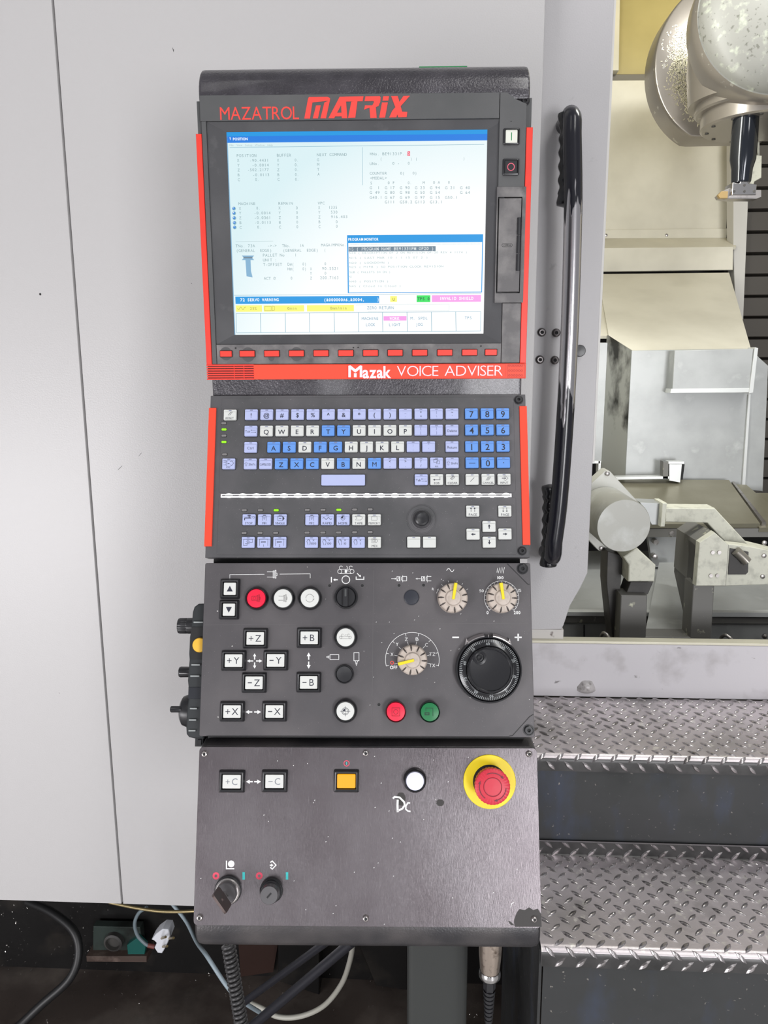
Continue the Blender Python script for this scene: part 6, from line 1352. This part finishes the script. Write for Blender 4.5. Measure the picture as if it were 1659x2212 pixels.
def tread(z, Yb_, Yf, liph):
    """sheet with a turned-up back lip, flat tread, rounded nosing and short turned-down lip; returns path of (Y,z,normal)"""
    r_ = .012; path_ = []
    if liph: path_ += [(Yb_ - .002, z + liph), (Yb_ - .002, z + .0015)]
    else: path_ += [(Yb_, z)]
    path_ += [(Yb_ - .0035, z), (Yf + r_, z)] + [(Yf + r_ - r_ * math.sin(t), z - r_ + r_ * math.cos(t)) for t in [PI / 2 * i / 6 for i in range(1, 7)]] + [(Yf, z - r_ - .016)]
    g_ = MB(); f0 = [(y, zz0) for y, zz0 in path_]
    th = .0035; n_ = len(path_); ofs = []
    for i in range(n_):
        a = Vector(path_[max(i - 1, 0)]); b2 = Vector(path_[min(i + 1, n_ - 1)]); t = (b2 - a).normalized(); ofs.append(Vector((-t.y, t.x)))   # points down/back
    ins_ = [(path_[i][0] + ofs[i].x * th * (1), path_[i][1] + ofs[i].y * th) for i in range(n_)]
    ins_ = [(p[0], p[1]) for p in ins_]
    ring0 = [(xL, y, zc_) for y, zc_ in path_] + [(xL, y, zc_) for y, zc_ in ins_[::-1]]
    ring1 = [(xR, p[1], p[2]) for p in ring0]; g_.rings([ring0, ring1], 0)
    for i in list(range(n_ - 4, n_ - 1)) + ([0, 1] if liph else []): g_.mi[i] = 1
    o_ = obj('tread', g_, [m_tread, mat('grimy_lip', (74, 73, 73), .4, .5, var=[((46, 46, 46), 18, .45, .7, 5)])], stp, ident, smooth=40)
    # raised lugs mapped along the sheet
    cum = [0]
    for i in range(1, n_): cum.append(cum[-1] + (Vector(path_[i]) - Vector(path_[i - 1])).length)
    tot = cum[-1]
    def mp_(u_, s_, h_):
        s_ = max(0, min(tot - 1e-6, s_)); i = max(j for j in range(n_) if cum[j] <= s_); i = min(i, n_ - 2); t = (s_ - cum[i]) / (cum[i + 1] - cum[i])
        y = path_[i][0] + (path_[i + 1][0] - path_[i][0]) * t; zc_ = path_[i][1] + (path_[i + 1][1] - path_[i][1]) * t
        n2 = (-ofs[i] * (1 - t) - ofs[i + 1] * t).normalized(); return (u_, y + n2.x * h_, zc_ + n2.y * h_)
    g_ = MB(); a_ = .0295; row = 0; s_ = .004
    while s_ < tot:
        for typ in (0, 1):
            ss = s_ + (a_ / 2 if typ else 0); uo = a_ / 2 if typ else 0
            if ss > tot - .002: continue
            x = xL + .012 + uo
            while x < xR - .02:
                an = R(45 if typ else -45) + random.uniform(-.05, .05); ca, sa = math.cos(an), math.sin(an); Ll, Ww, Hh = .0115, .0036, .0022
                lens = [(-Ll, 0), (-Ll * .5, Ww * .75), (0, Ww), (Ll * .5, Ww * .75), (Ll, 0), (Ll * .5, -Ww * .75), (0, -Ww), (-Ll * .5, -Ww * .75)]
                b_0 = [mp_(x + p * ca - q2 * sa, ss - (p * sa + q2 * ca), 0) for p, q2 in lens]; b_1 = [mp_(x + (p * ca - q2 * sa) * .62, ss - (p * sa + q2 * ca) * .62, Hh) for p, q2 in lens]
                g_.rings([b_0, b_1], 0, cap0=False); x += a_
        s_ += a_
    obj('tread_lugs', g_, m_lug, stp, ident, kind='stuff', smooth=50)
m_lug = mat('lug_steel', (186, 181, 182), .26, .85, var=[((110, 106, 104), 12, .5, .7, 4)])
tread(z1_, YW + .008, Y1, 0)
tread(z2_, Y1, Y2, z2t - z2_)
for Y_, zt0, zb0 in ((Y1 + .006, z1_ - .01, z2_ - .02), (Y2 + .006, z2_ - .01, 0.0)):
    mb = MB(); mb.prism([(xL + .004, zb0), (xR, zb0), (xR, zt0), (xL + .004, zt0)], -.004, 0, 0); obj('riser', mb, m_riser, stp, XZ(Y_), smooth=0)
mb = MB()
mb.prism([(Y2 + .006, 0), (YW, 0), (YW, z1_ - .005), (Y1 + .008, z1_ - .005), (Y1 + .008, z2_ - .006), (Y2 + .006, z2_ - .006)], -.004, 0)
obj('side_cheek', mb, m_riser, stp, Matrix(((0, 0, 1, xL + .002), (1, 0, 0, 0), (0, 1, 0, 0), (0, 0, 0, 1))), smooth=0)
random.seed(11)

# ================================================================ under the machine
m_base = mat('dark_oily_base', (24, 23, 23), .3, .1, bump=(30, .4), var=[((48, 44, 40), 7, .55, .75, 5)])
mbase = thing('machine_bed', 'black oily cast machine bed recessed under the enclosure panels', 'machine bed', (-.2, 1.95, 0))
YB = 1.60
mb = MB(); mb.prism([(-2.2, 0), (xL + .1, 0), (xL + .1, zbot + .3), (-2.2, zbot + .3)], -.2, 0); obj('base_wall', mb, m_base, mbase, XZ(YB), smooth=0)
mb = MB(); mb.prism([(-2.2, zbot + .06), (xL + .1, zbot + .06), (xL + .1, zbot + .12), (-2.2, zbot + .12)], -.30, 0); obj('under_beam', mb, m_base, mbase, XZ(YW + .02), smooth=0)
c = Q(580, 2070, YB)
for L_ in ([(600, 2040), (690, 2040), (690, 2150), (600, 2120)], [(770, 2030), (880, 2030), (880, 2140), (812, 2130)]):
    slab('base_block', L_, YB - .05, .05, m_base, mbase, .004)
# bracket
br = thing('pipe_bracket', 'grey-green steel bracket with round port under the left panel', 'bracket', onY(250, 2075, YB - .05))
slab('plate', [(201, 2001), (303, 2003), (310, 2064), (200, 2062)], YB - .03, .02, mat('bracket_green', (62, 72, 68), .4, .4, var=[((34, 34, 32), 12, .45, .7, 4)]), br, .003)
slab('foot_bar', [(186, 2066), (317, 2066), (317, 2079), (187, 2078)], YB - .05, .05, mat('rusty_bar', (84, 70, 64), .5, .3, var=[((120, 104, 96), 30, .5, .7, 4)]), br, .002)
p = Q(248, 2030, YB - .03); g = MB(); g.lathe([(.022, -.01), (.022, .012), (.017, .014), (.016, .004)], p[0], p[1], 28); obj('port', g, m_ddark, br, XZ(YB - .03))
slab('green_tab', [(274, 2042), (296, 2026), (315, 2044), (312, 2062), (276, 2062)], YB - .045, .015, mat('teal_paint', (26, 84, 78), .35), br, .002)
def cable(name, px, r_, m_, label, cat, n=8, seg=12):
    pts_ = [onY(x, y, Y) for x, y, Y in px]; g_ = MB(); g_.tube(spline(pts_, n), r_, seg); o_ = obj(name, g_, m_, None, ident, label=label, cat=cat, smooth=60); return o_
cable('rubber_hose', [(60, 1948, 1.55), (110, 1970, 1.52), (158, 2010, 1.49), (170, 2060, 1.47), (150, 2115, 1.45), (90, 2170, 1.43), (30, 2225, 1.40), (-60, 2290, 1.34)], .0095, mat('black_rubber', (30, 30, 31), .45), 'thick black rubber hose curving under the left panel', 'hose')
cable('pipe', [(236, 1949, 1.46), (300, 1962, 1.46), (360, 1969, 1.46), (440, 1966, 1.46), (560, 1950, 1.46)], .0035, mat('brassy_pipe', (168, 152, 112), .3, .6), 'thin brassy pipe running along the panel bottom edge', 'pipe')
cable('grey_cable', [(370, 1950, 1.5), (402, 1990, 1.48), (425, 2035, 1.42), (447, 2065, 1.30), (490, 2130, 1.27), (520, 2160, 1.25), (560, 2186, 1.3)], .0042, mat('pale_cable', (150, 164, 172), .4), 'pale grey-blue cable slanting down behind the coiled cord', 'cable')
cable('grey_cable', [(762, 2040, 1.30), (756, 2075, 1.30), (738, 2125, 1.31), (700, 2172, 1.33), (650, 2195, 1.34), (600, 2196, 1.35), (560, 2175, 1.36), (500, 2150, 1.40)], .0052, mat('ivory_cable', (172, 170, 160), .4), 'pale cable looping in a U below the console', 'cable')
plg = thing('mains_plug', 'white three-pin plug dangling on a grey cable', 'plug', onY(348, 2034, 1.49))
pp = spline([onY(x, y, 1.5) for x, y in ((318, 1960), (300, 1972), (291, 1995), (297, 2020), (312, 2037), (322, 2043))], 8); g = MB(); g.tube(pp, .004, 10); obj('cord', g, mat('slate_cable', (112, 124, 130), .4), plg, ident, smooth=60)
g = MB(); g.tube([onY(320, 2042, 1.5), onY(334, 2045, 1.5)], .0052, 10); obj('strain_relief', g, mat('red_brown', (112, 62, 58), .4), plg, ident, smooth=60)
slab('plug_body', [(327, 2030), (336, 2018), (351, 2007), (364, 2008), (368, 2022), (362, 2038), (356, 2050), (350, 2060), (340, 2059), (333, 2048), (338, 2038), (333, 2033)], 1.485, .030, mat('plug_white', (222, 224, 230), .35), plg, .004)
for a in (((349, 2027), (358, 2024)), ((352, 2045), (361, 2044)), ((366, 2027), (375, 2026))):
    g = MB(); g.tube([onY(*a[0], 1.485), onY(*a[1], 1.46)], .0026, 8); obj('pin', g, mat('pin_brass', (150, 132, 92), .3, .8), plg, ident)
# two black pipes
for i, (A_, B_, r_) in enumerate((((760, 2035, 1.12), (535, 2225, 1.18), .0085), ((705, 2035, 1.20), (520, 2170, 1.26), .007))):
    cable('support_pipe', [A_, tuple((A_[k_] + B_[k_]) / 2 for k_ in range(3)), B_], r_, mat('pipe_black', (52, 52, 58), .3, .4), ('thick dark pipe slanting down behind the coiled cord, nearer one', 'thinner dark pipe slanting down behind the coiled cord, farther one')[i], 'pipe', 2, 16)
slab('rust_patch', [(515, 2040), (600, 2040), (590, 2100), (520, 2110)], YB - .01, .01, mat('rust_brown', (40, 20, 12), .5), mbase)
# coiled cord
cc = MB(); A_ = onY(493, 2040, .99); B_ = onY(518, 2212, .96); B_ = B_ + (B_ - A_) * ((B_.z - .03) / (A_.z - B_.z)); ax_ = (B_ - A_); Ln = ax_.length; ax_.normalize(); s1 = ax_.cross(Vector((0, 1, 0))).normalized(); s2_ = ax_.cross(s1)
turns = int(26 * Ln / ((onY(518, 2212, .96) - onY(493, 2040, .99)).length * 1.5)); pts_ = []
for i in range(turns * 14 + 1):
    t = i / (turns * 14); a = 2 * PI * turns * t; bend = math.sin(t * PI) * .004; pts_.append(A_ + ax_ * (Ln * t) + s1 * (.0082 * math.cos(a) + bend) + s2_ * .0082 * math.sin(a))
cc.tube(pts_, .0028, 8); obj('coiled_cord', cc, mat('cord_black', (58, 57, 58), .35), None, ident, label='dark coiled cord hanging below the console at left', cat='cord', smooth=60)
# connector
cn = thing('cable_connector', 'tarnished silver cable connector with black ribbed sleeve hanging under the console', 'connector', onY(1059, 2056, .87))
def cz(py): return onY(1059, py, .87).z - onY(1059, 2056, .87).z
s3 = .87 * 1.17 / FPX; MCc = Matrix.Translation(onY(1059, 2056, .87))
g = MB(); g.lathe([(24 * s3, .03), (24 * s3, 0), (23 * s3, cz(2066)), (21 * s3, cz(2088)), (20 * s3, cz(2096))], 0, 0, 32); obj('shell', g, mat('tarnished_silver', (196, 182, 170), .25, .9, var=[((120, 106, 96), 90, .55, .7, 4)]), cn, MCc, smooth=60)
g = MB(); g.lathe([(21 * s3, cz(2095)), (23 * s3, cz(2100)), (23 * s3, cz(2107)), (19 * s3, cz(2112)), (13 * s3, cz(2113))], 0, 0, 24); obj('lock_ring', g, m_chrome, cn, MCc, smooth=60)
g = MB(); g.lathe([(13 * s3, cz(2110)), (13 * s3, cz(2134)), (11 * s3, cz(2140))], 0, 0, 6); obj('nut', g, m_blk, cn, MCc)
pr_ = []
for i in range(8):
    y = 2138 + i * 9; r0_ = 12.5 - i * .55; pr_ += [(r0_ * s3, cz(y)), (r0_ * s3, cz(y + 5)), ((r0_ - 3) * s3, cz(y + 6)), ((r0_ - 3) * s3, cz(y + 8.5))]
pr_ += [(7 * s3, cz(2212)), (6.5 * s3, cz(2330))]
g = MB(); g.lathe(pr_, 0, 0, 24); obj('sleeve', g, m_blk, cn, MCc)
pe = onY(1059, 2320, .87); g = MB(); g.tube(spline([pe, Vector((pe.x + .005, pe.y + .01, pe.z * .5)), Vector((pe.x + .01, pe.y + .05, .06)), Vector((pe.x + .03, pe.y + .12, .008)), Vector((pe.x + .02, pe.y + .30, .008))], 8), 6.5 * s3, 12); obj('lead', g, m_blk, cn, ident, smooth=60)
# dark plates to the right of the post
slab('base_plate', [(1115, 2040), (1150, 2040), (1152, 2230), (1117, 2230)], 1.30, .02, mat('dark_plate', (30, 31, 32), .4, .3), mbase, .002)
# swarf scattered under the machine
random.seed(5); g = MB()
def chipat(p, l_):
    g.xf = Matrix.Translation(p) @ Matrix.Rotation(random.uniform(0, 6.28), 4, 'Z') @ Matrix.Rotation(random.uniform(-1.2, 1.2), 4, 'X') @ Matrix.Rotation(random.uniform(-1.2, 1.2), 4, 'Y')
    w = l_ * random.uniform(.25, .6); g.add([(-l_, -w, 0), (l_, -w * .6, .0006), (l_ * .8, w, .001), (-l_ * .7, w * .8, 0), (0, 0, l_ * .4)], [[0, 1, 4], [1, 2, 4], [2, 3, 4], [3, 0, 4], [3, 2, 1, 0]])
for i in range(230):
    px_ = random.choice((random.uniform(0, 60), random.uniform(150, 210), random.uniform(0, 420), random.uniform(600, 870), random.uniform(730, 870))); py_ = random.uniform(1955, 2130)
    chipat(onY(px_, py_, YB - .008), random.uniform(.0009, .0026))
for i in range(160): chipat(Vector((random.uniform(-1.3, .6), random.uniform(1.25, 1.70), .003)), random.uniform(.001, .0028))
for i in range(90): chipat(Vector((random.uniform(xL + .01, xL + 1.0), Y1 - random.uniform(.004, .05) ** 1.0, z2_ + .002)), random.uniform(.0008, .0022))
for i in range(50): chipat(Vector((random.uniform(xL + .01, xL + .25), random.uniform(Y2 + .02, Y1 - .01), z2_ + .002)), random.uniform(.0006, .0016))
g.xf = None
obj('metal_chips', g, mat('bright_swarf', (225, 220, 215), .2, .9), None, ident, label='bright metal chips scattered under the machine and on the lower tread', kind='stuff', cat='metal chips', smooth=0)
